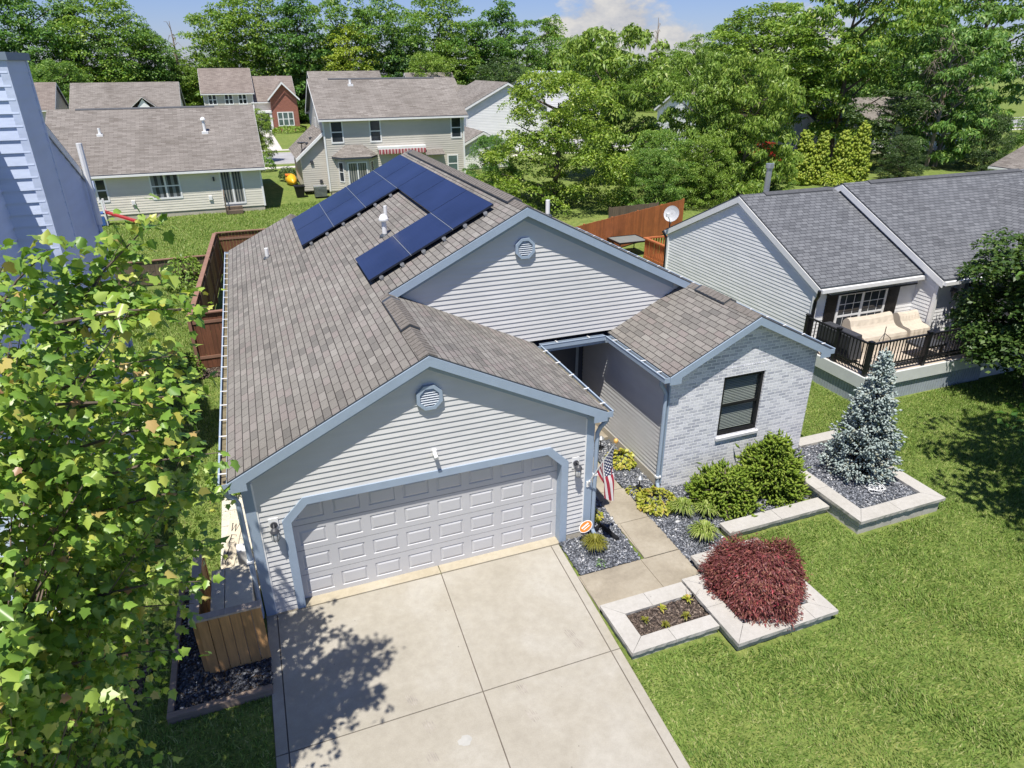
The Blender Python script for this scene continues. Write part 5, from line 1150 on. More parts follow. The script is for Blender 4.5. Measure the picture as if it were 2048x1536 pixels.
# AC, bin, yellow kayak, shrubs
o=thing('air_conditioner','gray slatted air conditioner unit at the corner of the two storey house','air conditioner',(5.55,41.5,0)); mb=MB(); mb.box(5.1,5.95,41.2,41.9,.05,.72); mb.build('casing',m_dkgray,o); mb=MB(); mb.box(5.08,5.97,41.18,41.92,.72,.8); [mb.box(5.1,5.95,41.17,41.2,.12+i*.085,.155+i*.085) for i in range(7)]; mb.build('grille',m_alu,o)
o=thing('waste_bin','black waste bin at the left of the gray air conditioner','waste bin',(4.15,42.3,0)); mb=MB(); mb.hexa([(3.9,42.0,0),(4.4,42.0,0),(4.4,42.6,0),(3.9,42.6,0),(3.8,41.9,.72),(4.5,41.9,.72),(4.5,42.7,.72),(3.8,42.7,.72)]); mb.build('bin_body',m_black,o); mb=MB(); mb.box(3.77,4.53,41.87,42.73,.725,.79); mb.build('lid',m_black,o)
o=thing('kayak','yellow kayak standing against the side of the two storey house','kayak',(4.05,48.5,0)); mb=MB(); mb.tube([(4.1,47.3,.25),(4.05,47.8,.32),(4.0,48.6,.36),(4.0,49.4,.32),(4.0,49.9,.25)],[.05,.34,.45,.34,.05],10); mb.build('hull',m_yellow,o,smooth=True); mb=MB(); mb.box(3.6,3.95,48.3,48.9,.66,.76); mb.build('seat',m_orange,o)
# --- houses across the street
o,rf,zp=gable_house('house','two storey house across the street with a lower brick-gabled wing on its right',-3.2,3.1,99,108,5.25,.65,m_siding_tan,m_shingle_rose,base=.2,exp=.2)
O=(-3.2,99,0)
for a in (.5,2.6,4.4): window(o,O,FRONT,a,a+1.15,3.6,5.0,cols=2,fw=.12)
gable_house('','',3.1,8.7,99.3,107,4.1,.78,m_siding_tan,m_shingle_rose,base=.2,exp=.2,thing_=o,sides='FR')
mb=MB(); P=[(5.35,0),(8.9,0),(8.9,4.3),(7.12,6.3),(5.35,4.3)]; flat(mb,(0,97.6,0),*FRONT,P); flat(mb,(8.9,97.6,0),*RIGHT,[(0,0),(2,0),(2,4.3),(0,4.3)]); flat(mb,(5.35,99.6,0),*LEFT,[(0,0),(2,0),(2,4.3),(0,4.3)]); mb.build('brick_wall',m_brick_red,o)
mb=MB(); slab(mb,[(5.0,97.2),(7.12,97.2),(7.12,102.5),(5.0,102.5)],lambda x,y:6.5-abs(x-7.12)*1.1); slab(mb,[(7.12,97.2),(9.24,97.2),(9.24,102.5),(7.12,102.5)],lambda x,y:6.5-abs(x-7.12)*1.1); mb.build('wing_roof',[m_shingle_rose,m_white],o)
mb=MB()
for s_ in (-1,1):
    q=[(7.12+s_*2.15,4.0),(7.12,6.2),(7.12,6.46),(7.12+s_*2.15,4.26)]; q=q if s_<0 else q[::-1]; fprism(mb,(0,97.15,0),*FRONT,q,0,.06)
mb.build('gable_trim',m_white,o)
window(o,(0,97.6,0),FRONT,6.0,8.2,.7,2.6,cols=3,fw=.12,pane=m_glass_g)
mb=MB(); mb.box(3.9,4.9,99.1,99.28,.15,2.4); mb.build('door',m_navy,o); mb=MB(); mb.box(5.0,5.3,97.7,98.0,0,2.5); mb.box(3.0,5.35,97.6,99.3,2.5,2.75); mb.box(3.2,5.3,97.5,99.3,0,.15); mb.build('porch',m_white,o)
o,rf,zp=gable_house('house','wide low house across the street, its gray roof just above the cream ranch ridge',-17.4,-5.9,88,99,3.4,.6,m_siding_white,m_shingle_far,base=.2,exp=.2)
mb=MB(); slab(mb,[(-11.1,87.5),(-9.6,87.5),(-9.6,91),(-11.1,91)],lambda x,y:5.2-abs(x+9.6)*.8); slab(mb,[(-9.6,87.5),(-8.1,87.5),(-8.1,91),(-9.6,91)],lambda x,y:5.2-abs(x+9.6)*.8); mb.build('dormer_roof',[m_shingle_far,m_white],o); mb=MB(); flat(mb,(0,87.7,0),*FRONT,[(-10.8,3.4),(-8.4,3.4),(-9.6,5.0)]); mb.build('dormer_wall',m_siding_white,o)
gable_house('house','rose-roofed house across the street at the far left, gable end toward us',-25,-19.2,88,96,4.2,.66,m_siding_tan,m_shingle_rose,base=.2,exp=.2)
gable_house('house','house across the street peeking over the left end of the two storey roof',11.3,21.0,95,105,4.8,.58,m_siding_tan,m_shingle_far,base=.2,exp=.2)
o,rf,zp=gable_house('house','stone-gabled house across the street at the right of the two storey roof',25.2,32.0,95,104,4.6,.62,m_siding_white,m_shingle_far,base=.2,exp=.2)
mb=MB(); P=[(31.0,0),(34.5,0),(34.5,3.6),(32.7,5.6),(31.0,3.6)]; flat(mb,(0,93.4,0),*FRONT,P); mb.build('stone_wall',brick_mat('pale_stone',(.5,.48,.44),(.66,.64,.6),(.6,.58,.55),w=.5,row=.2),o)
mb=MB(); slab(mb,[(30.6,93),(32.7,93),(32.7,98),(30.6,98)],lambda x,y:5.75-abs(x-32.7)*1.1); slab(mb,[(32.7,93),(36,93),(36,98),(32.7,98)],lambda x,y:5.75-abs(x-32.7)*.6); mb.build('wing_roof',[m_shingle_far,m_white],o); window(o,(0,93.4,0),FRONT,34.6,35.6,.8,2.6,fw=.1)
W1,rf,zp=gable_house('house','white gabled house half hidden by the bushy tree right of the two storey house',22.3,31,60,70,4.7,.5,m_siding_white,m_shingle_far,axis='y',base=.2,exp=.15)
o,rf,zp=gable_house('garage','low white gabled outbuilding between the two storey house and the bushy tree',18.4,23.2,50.5,57,2.0,.5,m_siding_white,m_shingle_far,axis='y',base=.1,exp=.15); o['category']='garage'
gable_house('house','pale blue-gray roofed house peeking over the bushy tree',34.0,44,73,83,5.2,.5,m_siding_white,plain('pale_blue_roof',(.38,.42,.48),.8),axis='y',base=.2,exp=.2)
o,rf,zp=gable_house('house','white house behind the right hand trees with two tall dark windows',54,76,45.5,54,3.0,.5,m_siding_white,m_shingle_far,base=.3,exp=.15)
for a in (12.6,16.6): window(o,(54,45.5,0),FRONT,a,a+1.5,.5,2.75,fw=.06)
o,rf,zp=gable_house('house','white house with a red deck, mostly behind the locust trees',42,52,47,56,4.4,.5,m_siding_white,m_shingle_far,base=.3,exp=.15)
window(o,(42,47,0),FRONT,6.5,7.6,1.3,3.2,fw=.1)
o=thing('red_deck','bright red painted wooden deck with railings among the locust trees','deck',(42.5,41.5,0))
mb=MB(); mb.box(40.5,44.6,40.5,44.8,1.05,1.2); mb.build('deck_floor',m_deck_red,o)
mb=MB(); [mb.box(40.5+i*.2,40.56+i*.2,40.5,40.56,1.2,2.1) for i in range(21)]; [mb.box(44.55,44.6,40.5+i*.2,40.56+i*.2,1.2,2.1) for i in range(21)]; mb.box(40.45,44.65,40.47,40.6,2.1,2.2); mb.box(44.5,44.65,40.6,44.8,2.1,2.2); mb.build('railing',m_deck_red,o)
mb=MB(); [mb.box(x,x+.15,40.6,40.75,0,1.05) for x in (40.6,42.5,44.4)]; mb.hexa([(44.6,40.6,0),(46.4,40.6,0),(46.4,41.7,0),(44.6,41.7,0),(44.6,40.6,1.2),(44.9,40.6,1.2),(44.9,41.7,1.2),(44.6,41.7,1.2)]); mb.build('stair',m_deck_red,o)
gable_house('house','tan-roofed house at the far right edge behind the charcoal roof',46.6,58,14,22,2.5,.42,m_siding_white,m_shingle_far,axis='y',base=.2,exp=.2)
# --- left neighbour: tall two storey with chimney chase
LN,rf,zp=gable_house('house','tall white two storey house with a boxed siding chimney at the left edge',-12.5,-3.1,.6,11.0,6.05,.53,m_siding_shade_blue,m_shingle_gray,base=.25,oh_=.22,ro=.04,exp=.2032,lip=.024)
mb=MB(); 
siding(mb,(-3.6,4.25,0),*FRONT,[(0,.0),(1.1,.0),(1.1,8.72),(0,8.72)],exp=.2032,lip=.028); siding(mb,(-2.5,4.25,0),*RIGHT,[(0,0),(1.38,0),(1.38,8.72),(0,8.72)],exp=.2032); siding(mb,(-2.5,5.63,0),*BACK,[(0,0),(1.1,0),(1.1,8.72),(0,8.72)],exp=.2032); siding(mb,(-3.6,5.63,0),*LEFT,[(0,6.5),(1.38,6.5),(1.38,8.72),(0,8.72)],exp=.2032)
ch=mb.build('chimney',m_siding_shade_blue,LN)
mb=MB(); mb.box(-3.66,-2.44,4.19,5.69,8.722,8.84); mb.build('chimney_cap',m_soffit,ch)
mb=MB(); mb.box(-2.6,-2.475,4.225,4.248,0,8.72); mb.box(-2.498,-2.475,4.25,4.36,0,8.72); mb.box(-2.498,-2.478,5.53,5.63,0,8.72); mb.build('chimney_trim',m_siding_shade_blue,ch)
mb=MB(); mb.tube([(-3.0,11.2,5.9),(-3.0,11.15,5.7),(-3.04,10.95,5.45),(-3.04,10.93,.1)],.05,8); mb.build('downspout',m_siding_shade_blue,LN)
mb=MB(); mb.tube([(-2.94,10.5,4.9),(-2.94,10.5,6.9)],.07,8); mb.build('vent_pipe',m_white,LN)
# --- right neighbour with charcoal roof
RN,rf,zp=gable_house('house','white sided bungalow with charcoal shingle roofs and a raised deck at the right',16.0,20.05,4.95,12.85,2.75,.475,m_siding_white,m_shingle_gray,base=.3,oh_=.2,ro=.07,lip=.011,sides='FL',exp=.112)
rvent(rf,16.9,19.7,8.9,zp+.02,.17)
_,rf2,zp2=gable_house('','',20.0,31,4.2,12.9,2.75,.475,m_siding_white,m_shingle_gray,base=.3,oh_=.2,thing_=RN,ro=.10,lip=.011,sides='FLB',exp=.112)
rvent(rf2,21.0,28.5,8.55,zp2+.02,.17)
gable_house('','',22.8,30.4,1.9,8.6,2.75,.475,m_siding_white,m_shingle_gray,axis='y',base=.3,oh_=.2,thing_=RN,sides='FL',exp=.112)
mb=MB(); mb.tube([(15.83,4.68,2.62),(15.87,4.72,2.45),(15.95,4.88,2.25),(15.95,4.9,.2)],.05,8); mb.build('downspout',m_black,RN)
mb=MB(); mb.tube([(15.85,13.1,2.62),(15.95,12.95,2.35),(15.95,12.9,.2)],.05,8); mb.build('downspout',m_black,RN)
mb=MB(); mb.tube([(17.6,9.6,4.2),(17.6,9.6,5.35)],.1,10); mb.lathe((17.6,9.6,5.35),[(.14,0),(.14,.14)],12); mb.build('flue',m_alu,rf)
O=(16.0,4.95,0); w=window(RN,O,FRONT,.88,2.82,.85,2.35,cols=2,grid=3,fw=.08,pane=m_glass)
for a,b in ((.42,.85),(2.85,3.3)):
    mb=MB(); fbox(mb,O,*FRONT,a,b,.85,2.35,.005,.04); [fbox(mb,O,*FRONT,a+.05,b-.05,.95+i*.05,.975+i*.05,.042,.05) for i in range(26)]; mb.build('shutter',m_black,RN)
mb=MB(); fbox(mb,O,*FRONT,.35,3.75,2.42,2.6,.03,.22); mb.build('awning_case',m_alu,RN); mb=MB(); fbox(mb,O,*FRONT,.35,3.75,2.38,2.418,.05,.24); mb.build('awning_bar',m_black,RN)
O2=(20.0,4.2,0); mb=MB(); fbox(mb,O2,*FRONT,.95,1.95,.62,2.55,.002,.05); d_=mb.build('storm_door',m_white,RN); mb=MB(); flat(mb,O2,*FRONT,[(1.07,.75),(1.85,.75),(1.85,2.45),(1.07,2.45)],.054); mb.build('pane',m_glass_c,d_)
mb=MB(); mb.lathe((20.6,4.06,2.0),[(.03,0),(.08,.05),(.1,.25),(.06,.3)],10); mb.box(20.55,20.65,4.06,4.2,2.2,2.32); mb.build('wall_lamp',m_dkgray,RN)
# satellite dish on its back corner
o=thing('satellite_dish','pale satellite dish on the back eave of the white bungalow','satellite dish',(16.1,13.0,2.8))
mb=MB(); mb.tube([(16.0,12.9,2.6),(16.05,12.95,3.1)],.025,8); mb.build('mast',m_dkgray,o)
dn=Vector((-.8,-.55,.35)).normalized(); dx=dn.orthogonal().normalized(); dy=dn.cross(dx); c0=Vector((16.05,12.88,3.3)); mb=MB(); rings=[]
for r_,dd in ((.015,0),(.15,.012),(.26,.045),(.31,.065)): rings.append([c0+(dx*math.cos(k*math.pi/10)+dy*math.sin(k*math.pi/10))*r_+dn*dd for k in range(20)])
for a,b in zip(rings,rings[1:]):
    for k in range(20): mb.poly([a[k],a[(k+1)%20],b[(k+1)%20],b[k]]); mb.poly([q-dn*.01 for q in (b[k],b[(k+1)%20],a[(k+1)%20],a[k])])
mb.build('reflector',plain('dish_gray',(.5,.51,.52),.5),o)
mb=MB(); mb.tube([c0-Vector((0,0,.35)),c0+dn*.42-Vector((0,0,.15))],.02,6); q=c0+dn*.42-Vector((0,0,.15)); mb.box(q.x-.06,q.x+.06,q.y-.05,q.y+.05,q.z-.04,q.z+.1); mb.build('feed_arm',m_white,o)
# deck
DK=thing('raised_deck','raised deck with white fascia, gray skirting and black railing on the white bungalow','deck',(18,3.7,0))
X0,X1,Y0,Y1,DZ=15.72,20.4,2.45,4.94,.83
mb=MB(); k=int((Y1-Y0)/.14)
for i in range(k): mb.box(X0+.03,X1-.03,Y0+.03+i*.14,Y0+.165+i*.14,DZ-.035,DZ)
for i in range(12): mb.box(X1+.0,X1+2.2,Y0+.2+i*.14,Y0+.335+i*.14,DZ-.035,DZ)
mb.build('deck_floor',m_deckfloor,DK)
mb=MB(); mb.box(X0-.02,X1+.02,Y0-.05,Y0+.02,DZ-.33,DZ+.01); mb.box(X0-.05,X0+.02,Y0-.05,Y1,DZ-.33,DZ+.012); mb.box(X1-.05,X1+.03,Y0+.02,Y1,DZ-.33,DZ-.04); mb.build('deck_fascia',m_deckwhite,DK)
mb=MB(); i=0
while X0+i*.1<X1-.02: mb.box(X0+i*.1+.006,X0+(i+1)*.1-.006,Y0+.0+.02,Y0+.04,-.05,DZ-.32); i+=1
i=0
while Y0+i*.1<Y1: mb.box(X0+.02,X0+.04,Y0+i*.1+.006,Y0+(i+1)*.1-.006,-.05,DZ-.32); i+=1
mb.build('skirt',m_skirt,DK); mb=MB(); mb.box(X0+.05,X1-.05,Y0+.05,Y0+.07,-.05,DZ-.34); mb.box(X0+.05,X0+.07,Y0+.08,Y1,-.05,DZ-.34); mb.build('skirt_backing',m_black,DK)
mb=MB()
def rail_run(a,b):
    a=Vector((*a,0)); b=Vector((*b,0)); L=(b-a).length; d=(b-a)/L; n_=int(L/.115)
    for zz,hw_ in ((DZ+.12,.018),(DZ+.24,.015),(DZ+.92,.03)):
        q=Vector((-d.y,d.x,0))*hw_; mb.hexa([a-q+Vector((0,0,zz)),b-q+Vector((0,0,zz)),b+q+Vector((0,0,zz)),a+q+Vector((0,0,zz)),a-q+Vector((0,0,zz+.04)),b-q+Vector((0,0,zz+.04)),b+q+Vector((0,0,zz+.04)),a+q+Vector((0,0,zz+.04))] if d.x>.5 else [a+q+Vector((0,0,zz)),a-q+Vector((0,0,zz)),b-q+Vector((0,0,zz)),b+q+Vector((0,0,zz)),a+q+Vector((0,0,zz+.04)),a-q+Vector((0,0,zz+.04)),b-q+Vector((0,0,zz+.04)),b+q+Vector((0,0,zz+.04))])
    for i in range(1,n_):
        p=a+d*(L*i/n_); mb.box(p.x-.011,p.x+.011,p.y-.011,p.y+.011,DZ+.14,DZ+.92)
        if i%1==0:
            p2=a+d*(L*(i-.5)/n_); mb.box(p2.x-.007,p2.x+.007,p2.y-.007,p2.y+.007,DZ+.13,DZ+.25)
rail_run((X0+.06,Y0+.08),(X1-.06,Y0+.08)); rail_run((X0+.06,Y1-.06),(X0+.06,Y0+.08)); mb.build('railing',m_black,DK)
for x,y in ((X0+.06,Y0+.08),(X0+.06,Y1-.08),(X0+.06,3.65),(17.9,Y0+.08),(X1-.06,Y0+.08)): mb=MB(); mb.box(x-.05,x+.05,y-.05,y+.05,DZ,DZ+1.0); mb.box(x-.062,x+.062,y-.062,y+.062,DZ+1.0,DZ+1.03); mb.build('railing_post',m_black,DK)
mb=MB(); mb.hexa([(22.6,Y0+.1,-.05),(25.0,Y0+.1,-.05),(25,Y0+1.9,-.05),(22.6,Y0+1.9,-.05),(22.6,Y0+.1,DZ-.04),(22.7,Y0+.1,DZ-.04),(22.7,Y0+1.9,DZ-.04),(22.6,Y0+1.9,DZ-.04)]); mb.box(X1+.04,22.6,Y0+.1,Y0+.14,-.05,DZ-.04); mb.build('ramp',m_deckwhite,DK)
def covered(name,label,x0,x1,y0,y1,zs,zb,zbase,seed,depthb=.35):
    """draped cover over a seat: profile in y-z swept in x with folds"""
    rr=np.random.default_rng(seed); nx,ns=34,26; prof=[(y0-.06,zbase),(y0-.02,zbase+.15),(y0,zs-.06),(y0+.04,zs),(y1-depthb-.12,zs+.02),(y1-depthb,zs+.12),(y1-depthb+.1,zb-.06),(y1-depthb+.18,zb),(y1-.1,zb-.01),(y1,zb-.1),(y1+.03,zbase)]
    cum=[0]; 
    for a,b in zip(prof,prof[1:]): cum.append(cum[-1]+math.hypot(b[0]-a[0],b[1]-a[1]))
    V=[];F=[]
    for i in range(nx+1):
        u_=i/nx; e_=min(u_,1-u_)*2
        for j in range(ns+1):
            s_=cum[-1]*j/ns; k=0
            while k<len(cum)-2 and cum[k+1]<s_: k+=1
            t_=(s_-cum[k])/(cum[k+1]-cum[k]); y=prof[k][0]+(prof[k+1][0]-prof[k][0])*t_; z=prof[k][1]+(prof[k+1][1]-prof[k][1])*t_
            f_=max(0,1-(z-zbase)/(zs-zbase)) if z<zs else 0; fold=.03*math.sin(u_*26+seed)*f_+.005*math.sin(u_*40+j*.3)
            x=x0+(x1-x0)*u_; 
            if z>zs: z-= .05*math.sin(u_*math.pi)*.5
            V.append((x,y-(fold if j<ns/2 else -fold),z))
    for i in range(nx):
        for j in range(ns):
            a=i*(ns+1)+j; F.append((a,a+ns+1,a+ns+2,a+1))
    mb=MB(); mb.v=V; mb.f=F; mb.m=[0]*len(F)
    for i0 in (0,nx):
        col_=[V[i0*(ns+1)+j] for j in range(ns+1)]
        mb.poly(col_ if i0==0 else col_[::-1])
    return tag(mb.build(name,m_cover,loc=((x0+x1)/2,(y0+y1)/2,zbase),smooth=False),label,'covered furniture','fabric covered seats on the deck')
covered('covered_sofa','wide beige-covered outdoor sofa under the deck window',17.05,18.75,3.85,4.75,1.27,1.66,DZ,3); covered('covered_armchair','narrow beige-covered armchair right of the covered sofa',19.0,19.8,3.95,4.72,1.25,1.6,DZ,5)
o=thing('covered_grill','dark gray covered grill against the left railing of the deck','grill',(16.1,4.0,DZ)); mb=MB(); mb.hexa([(15.95,3.3,DZ+.1),(16.45,3.3,DZ+.1),(16.45,4.6,DZ+.1),(15.95,4.6,DZ+.1),(15.9,3.35,1.68),(16.35,3.35,1.68),(16.35,4.55,1.68),(15.9,4.55,1.68)]); mb.build('cover',m_dkgray,o,bevel=.03); mb=MB(); [mb.box(x,x+.04,y,y+.04,DZ,DZ+.1) for x in (16.0,16.35) for y in (3.4,4.45)]; mb.build('leg',m_black,o) if False else mb.build('base_frame',m_black,o)
o=thing('fire_table','low dark metal table behind the front railing of the deck','table',(18.4,3.0,DZ)); mb=MB(); mb.box(18.1,19.0,2.75,3.35,DZ+.35,DZ+.42); mb.build('tabletop',m_dkgray,o)
for x in (18.15,18.93):
    for y in (2.8,3.28): mb=MB(); mb.box(x,x+.04,y,y+.04,DZ,DZ+.35); mb.build('leg',m_black,o)
o=thing('plant_hook','thin black tripod plant hook standing in front of the covered sofa','plant stand',(17.0,3.2,DZ)); mb=MB(); mb.tube([(17.0,3.2,DZ),(17.0,3.2,DZ+1.05)],.012,6); mb.tube([(17,3.2,DZ+.85),(16.8,3.15,DZ+.7),(16.7,3.1,DZ+.3)],.01,5); mb.tube([(17,3.2,DZ+.85),(17.2,3.15,DZ+.7),(17.25,3.1,DZ+.3)],.01,5); mb.build('hook_frame',m_black,o)
# patio table and orange deck behind
o=thing('patio_table','glass topped metal patio table on the grass before the orange fence','table',(18,19.5,0)); mb=MB(); mb.box(17.2,18.8,18.8,20.1,.68,.71); mb.build('tabletop',plain('table_glass',(.22,.26,.25),.1,.1),o); mb=MB(); [mb.box(*q,.66,.725) for q in ((17.15,17.22,18.75,20.15),(18.78,18.85,18.75,20.15),(17.22,18.78,18.75,18.82),(17.22,18.78,20.08,20.15))]; mb.build('table_frame',m_black,o)
for x,y in ((17.25,18.85),(18.75,18.85),(17.25,20.05),(18.75,20.05)): mb=MB(); mb.tube([(x,y,.66),(x,y,.0)],.025,6); mb.build('leg',m_black,o)
o=thing('cedar_deck','orange cedar deck railing at the back corner of the white bungalow','deck',(18.5,15,0))
mb=MB(); mb.box(17.7,21,12.95,17.4,.3,.42); mb.build('deck_floor',m_fence_or,o)
mb=MB(); [mb.box(17.7,17.75,13.1+i*.14,13.15+i*.14,.42,1.2) for i in range(31)]; [mb.box(17.75+i*.14,17.8+i*.14,17.35,17.4,.42,1.2) for i in range(23)]; mb.box(17.65,17.82,13.0,17.45,1.2,1.26); mb.box(17.82,21,17.3,17.45,1.2,1.26); mb.build('railing',m_fence_or,o)
# ================================================================== STREET
mb=MB(); mb.poly([(-200,61.5,-.015),(200,61.5,-.015),(200,70.5,-.015),(-200,70.5,-.015)]); struct(mb.build('street',m_road))
mb=MB(); 
for y in (58.4,73.2): mb.box(-200,200,y,y+1.2,-.06,-.01)
for y in (61.3,70.5): mb.box(-200,200,y,y+.2,-.06,.06)
struct(mb.build('sidewalk',m_sidewalk))
mb=MB(); mb.box(3.4,4.9,74.4,97.5,-.06,-.008); struct(mb.build('front_path',m_sidewalk))

# ================================================================== TREES
# near and middle distance
tree('bushy light-green tree spreading low beside the two storey house','low',19.8,32.0,8.2,m_leaf_b,wide=.9,rz=.4)
tree('smaller round bush-like tree on the left flank of the bushy light-green tree','low',16.9,36.5,4.2,m_leaf_a,wide=.75,rz=1.2)
tree('tall locust with drooping fronds just behind the bushy light-green tree','frond',28.2,41,11.4,m_leaf_b,wide=.92,rz=.2)
tree('airy locust in the middle of the tree group, bare pale limbs showing below','frondlow',31.0,32.6,9.4,m_leaf_b,bark=m_bark_pale,wide=.7,rz=2.2)
tree('wide locust left of the arborvitae, hanging fronds down to the charcoal roof','frondlow',32.9,30.0,9.2,m_leaf_b,wide=.74,rz=4.0)
tree('tall dense light-green tree behind the wide locust','high',46.3,45.2,13.0,m_leaf_b,wide=.98,rz=1.0)
tree('towering frond-leaved tree right of the sky gap','frondtall',53.5,43,17.5,m_leaf_a,wide=.9,rz=.7)
tree('towering frond-leaved tree at the right edge of the picture','frondtall',66.5,41,17.5,m_leaf_a,wide=1.0,rz=2.9)
tree('broad green tree with a dead bare bough, before the white house at right','frond',59.2,36.5,11.5,m_leaf_a,wide=.85,rz=5.1,bark=m_bark_pale)
tree('small gray-green spreading tree before the white house at right','loose',52.6,36.5,6.6,m_leaf_dk,wide=1.3,rz=.5)
tree('dark evergreen-looking tree between the stone-gabled house and the white gabled house','round',32.4,78,9.2,m_leaf_dk,wide=1.0)
tree('low dark green tree filling in under the locusts by the orange fence','low',25.8,29.5,4.8,m_leaf_a,wide=.8)
tree('shaded green understorey tree between the locusts and the arborvitae','low',37.0,37.0,5.0,m_leaf_a,wide=.8)
tree('dark leafy shrub tree on the lawn edge at the far right','low',60.5,33.0,4.6,m_leaf_dk,wide=.7)
tree('deep green rounded tree behind the broad tree at right','broad',70.5,52,14,m_leaf_a,wide=.9)
tree('pale hazy tree closing the sky gap at right','loose',83,72,13.2,m_leaf_bg,wide=1.0)
tree('glossy-leaved young tree at the right end of the raised deck','dense',21.1,1.5,4.8,m_leaf_gl,wide=.95,rz=.3)
tree('young green tree in the gap between the cream ranch and the brick-gabled house','round',2.6,64,4.8,m_leaf_b,wide=.7)
tree('street tree at the right whose crown shades the front lawn','broad',16.9,-4.5,8.8,m_leaf_a,wide=.84,rz=1.3)
tree('low leafy understorey tree behind the orange fence, its right end','low',24.4,27.8,3.9,m_leaf_a,wide=.75)
tree('low leafy understorey tree beyond the satellite dish','low',28.6,28.6,4.4,m_leaf_b,wide=.7)
tree('low leafy understorey tree beyond the flue pipe of the charcoal roof','low',36.2,30.6,3.4,m_leaf_a,wide=.7)
tree('dark low bushy tree at the foot of the towering right hand trees','low',66.5,33.5,4.4,m_leaf_a,wide=.8)
tree('green low bushy tree between the arborvitae and the white house at right','low',49.5,31.5,3.4,m_leaf_dk,wide=.8)
# bare bough and dead snags
def bare(name,label,base,h,n,seed,spread,mat=None,droop=False):
    rng=np.random.default_rng(seed); B=Vector(base); mb=MB(); mb.tube([B,B+Vector((.1,0,h*.5)),B+Vector((-.1,.1,h))],[h*.018,h*.012,h*.003],6)
    for i in range(n):
        t_=rng.uniform(.35,.95); p=B+Vector((0,0,h*t_)); a=rng.uniform(0,6.28); q=p+Vector((math.cos(a)*spread*rng.uniform(.4,1),math.sin(a)*spread*rng.uniform(.4,1),rng.uniform(-.12,.3)*h*.5)); m_=p.lerp(q,.5)+Vector((0,0,.04*h)); mb.tube([p,m_,q],[h*.005,h*.0035,h*.0012],4,cap=False)
        if droop:
            for k_ in range(5):
                f_=rng.uniform(.3,1); a0=m_.lerp(q,f_); d_=Vector(rng.normal(0,.5,3)); d_.z=-abs(d_.z)-.35; mb.tube([a0,a0+d_*.5+Vector((0,0,.12)),a0+d_*1.1],[h*.0022,h*.0016,h*.0008],3,cap=False)
    return tag(mb.build(name,mat or m_dead,loc=base),label,'dead tree')
bare('dead_tree','gray dead tree with tangled bare twigs among the right hand trees',(57.6,36.0,0),10.8,46,3,2.6,droop=True)
bare('dead_snag','broken dead snag above the trees at the left sky gap',(-6.6,116,0),14.6,14,5,1.6)
bare('dead_snag','thin bare snag below the white cloud',(80.5,120,0),16.5,16,6,1.4)
# arborvitae
def arb(label,x,y,h,r,seed):
    spruce('arborvitae',label,(x,y,0),h,r,m_arb,5600,.32,.16,'arborvitae',shape=lambda t:(1-t)**.62*(.85+.15*min(1,t*5)),tilt=1.5,seed=seed,cl=8,rmin=.8)['group']='yellow-green arborvitae columns behind the charcoal roof'
arb('wide arborvitae, left one of the left pair behind the charcoal roof',41.0,33.2,3.8,.85,31); arb('narrow arborvitae, right one of the left pair',42.4,32.9,3.6,.62,32)
arb('leaning arborvitae, left one of the right pair behind the charcoal roof',44.4,32.8,3.7,.8,33); arb('tallest arborvitae, right one of the right pair',45.8,32.5,4.3,.8,34)
leafy('shrub','yellow-green mounded shrub joining the arborvitae pairs','shrub',(43.2,32.0,0),1.5,.9,900,m_arb,.22,.6,41)
# shrubs
leafy('shrub','round clipped dark shrub nearest the street beside the kayak','shrub',(3.9,50.6,0),.75,1.1,900,m_leaf_dk,.14,.6,42,'round shrubs by the side wing'); leafy('shrub','round clipped dark shrub just behind the kayak','shrub',(4.2,49.9,0),.65,.95,800,m_leaf_dk,.14,.6,43,'round shrubs by the side wing')
leafy('shrub','long flower bed shrub under the red brick window','shrub',(7.2,96.4,0),2.3,.8,900,m_leaf_b,.3,.6,44)
leafy('shrub','light green sapling shrub inside the old gray fence','shrub',(-2.3,21.3,0),.95,1.4,900,m_leaf_b,.16,.5,45); 
leafy('shrub','small shrub at the foot of the short reddish-brown fence','shrub',(-1.75,11.2,0),.45,.7,380,m_leaf_b,.1,.55,46)
leafy('shrub','leafy shrub at the house corner behind the storage bin','shrub',(-.5,4.4,0),.6,.7,700,m_leaf_b,.1,.55,47)
leafy('shrub','green shrub beside the cream ranch corner toward the street','shrub',(2.4,57,0),.9,1.3,700,m_leaf_a,.2,.55,48)
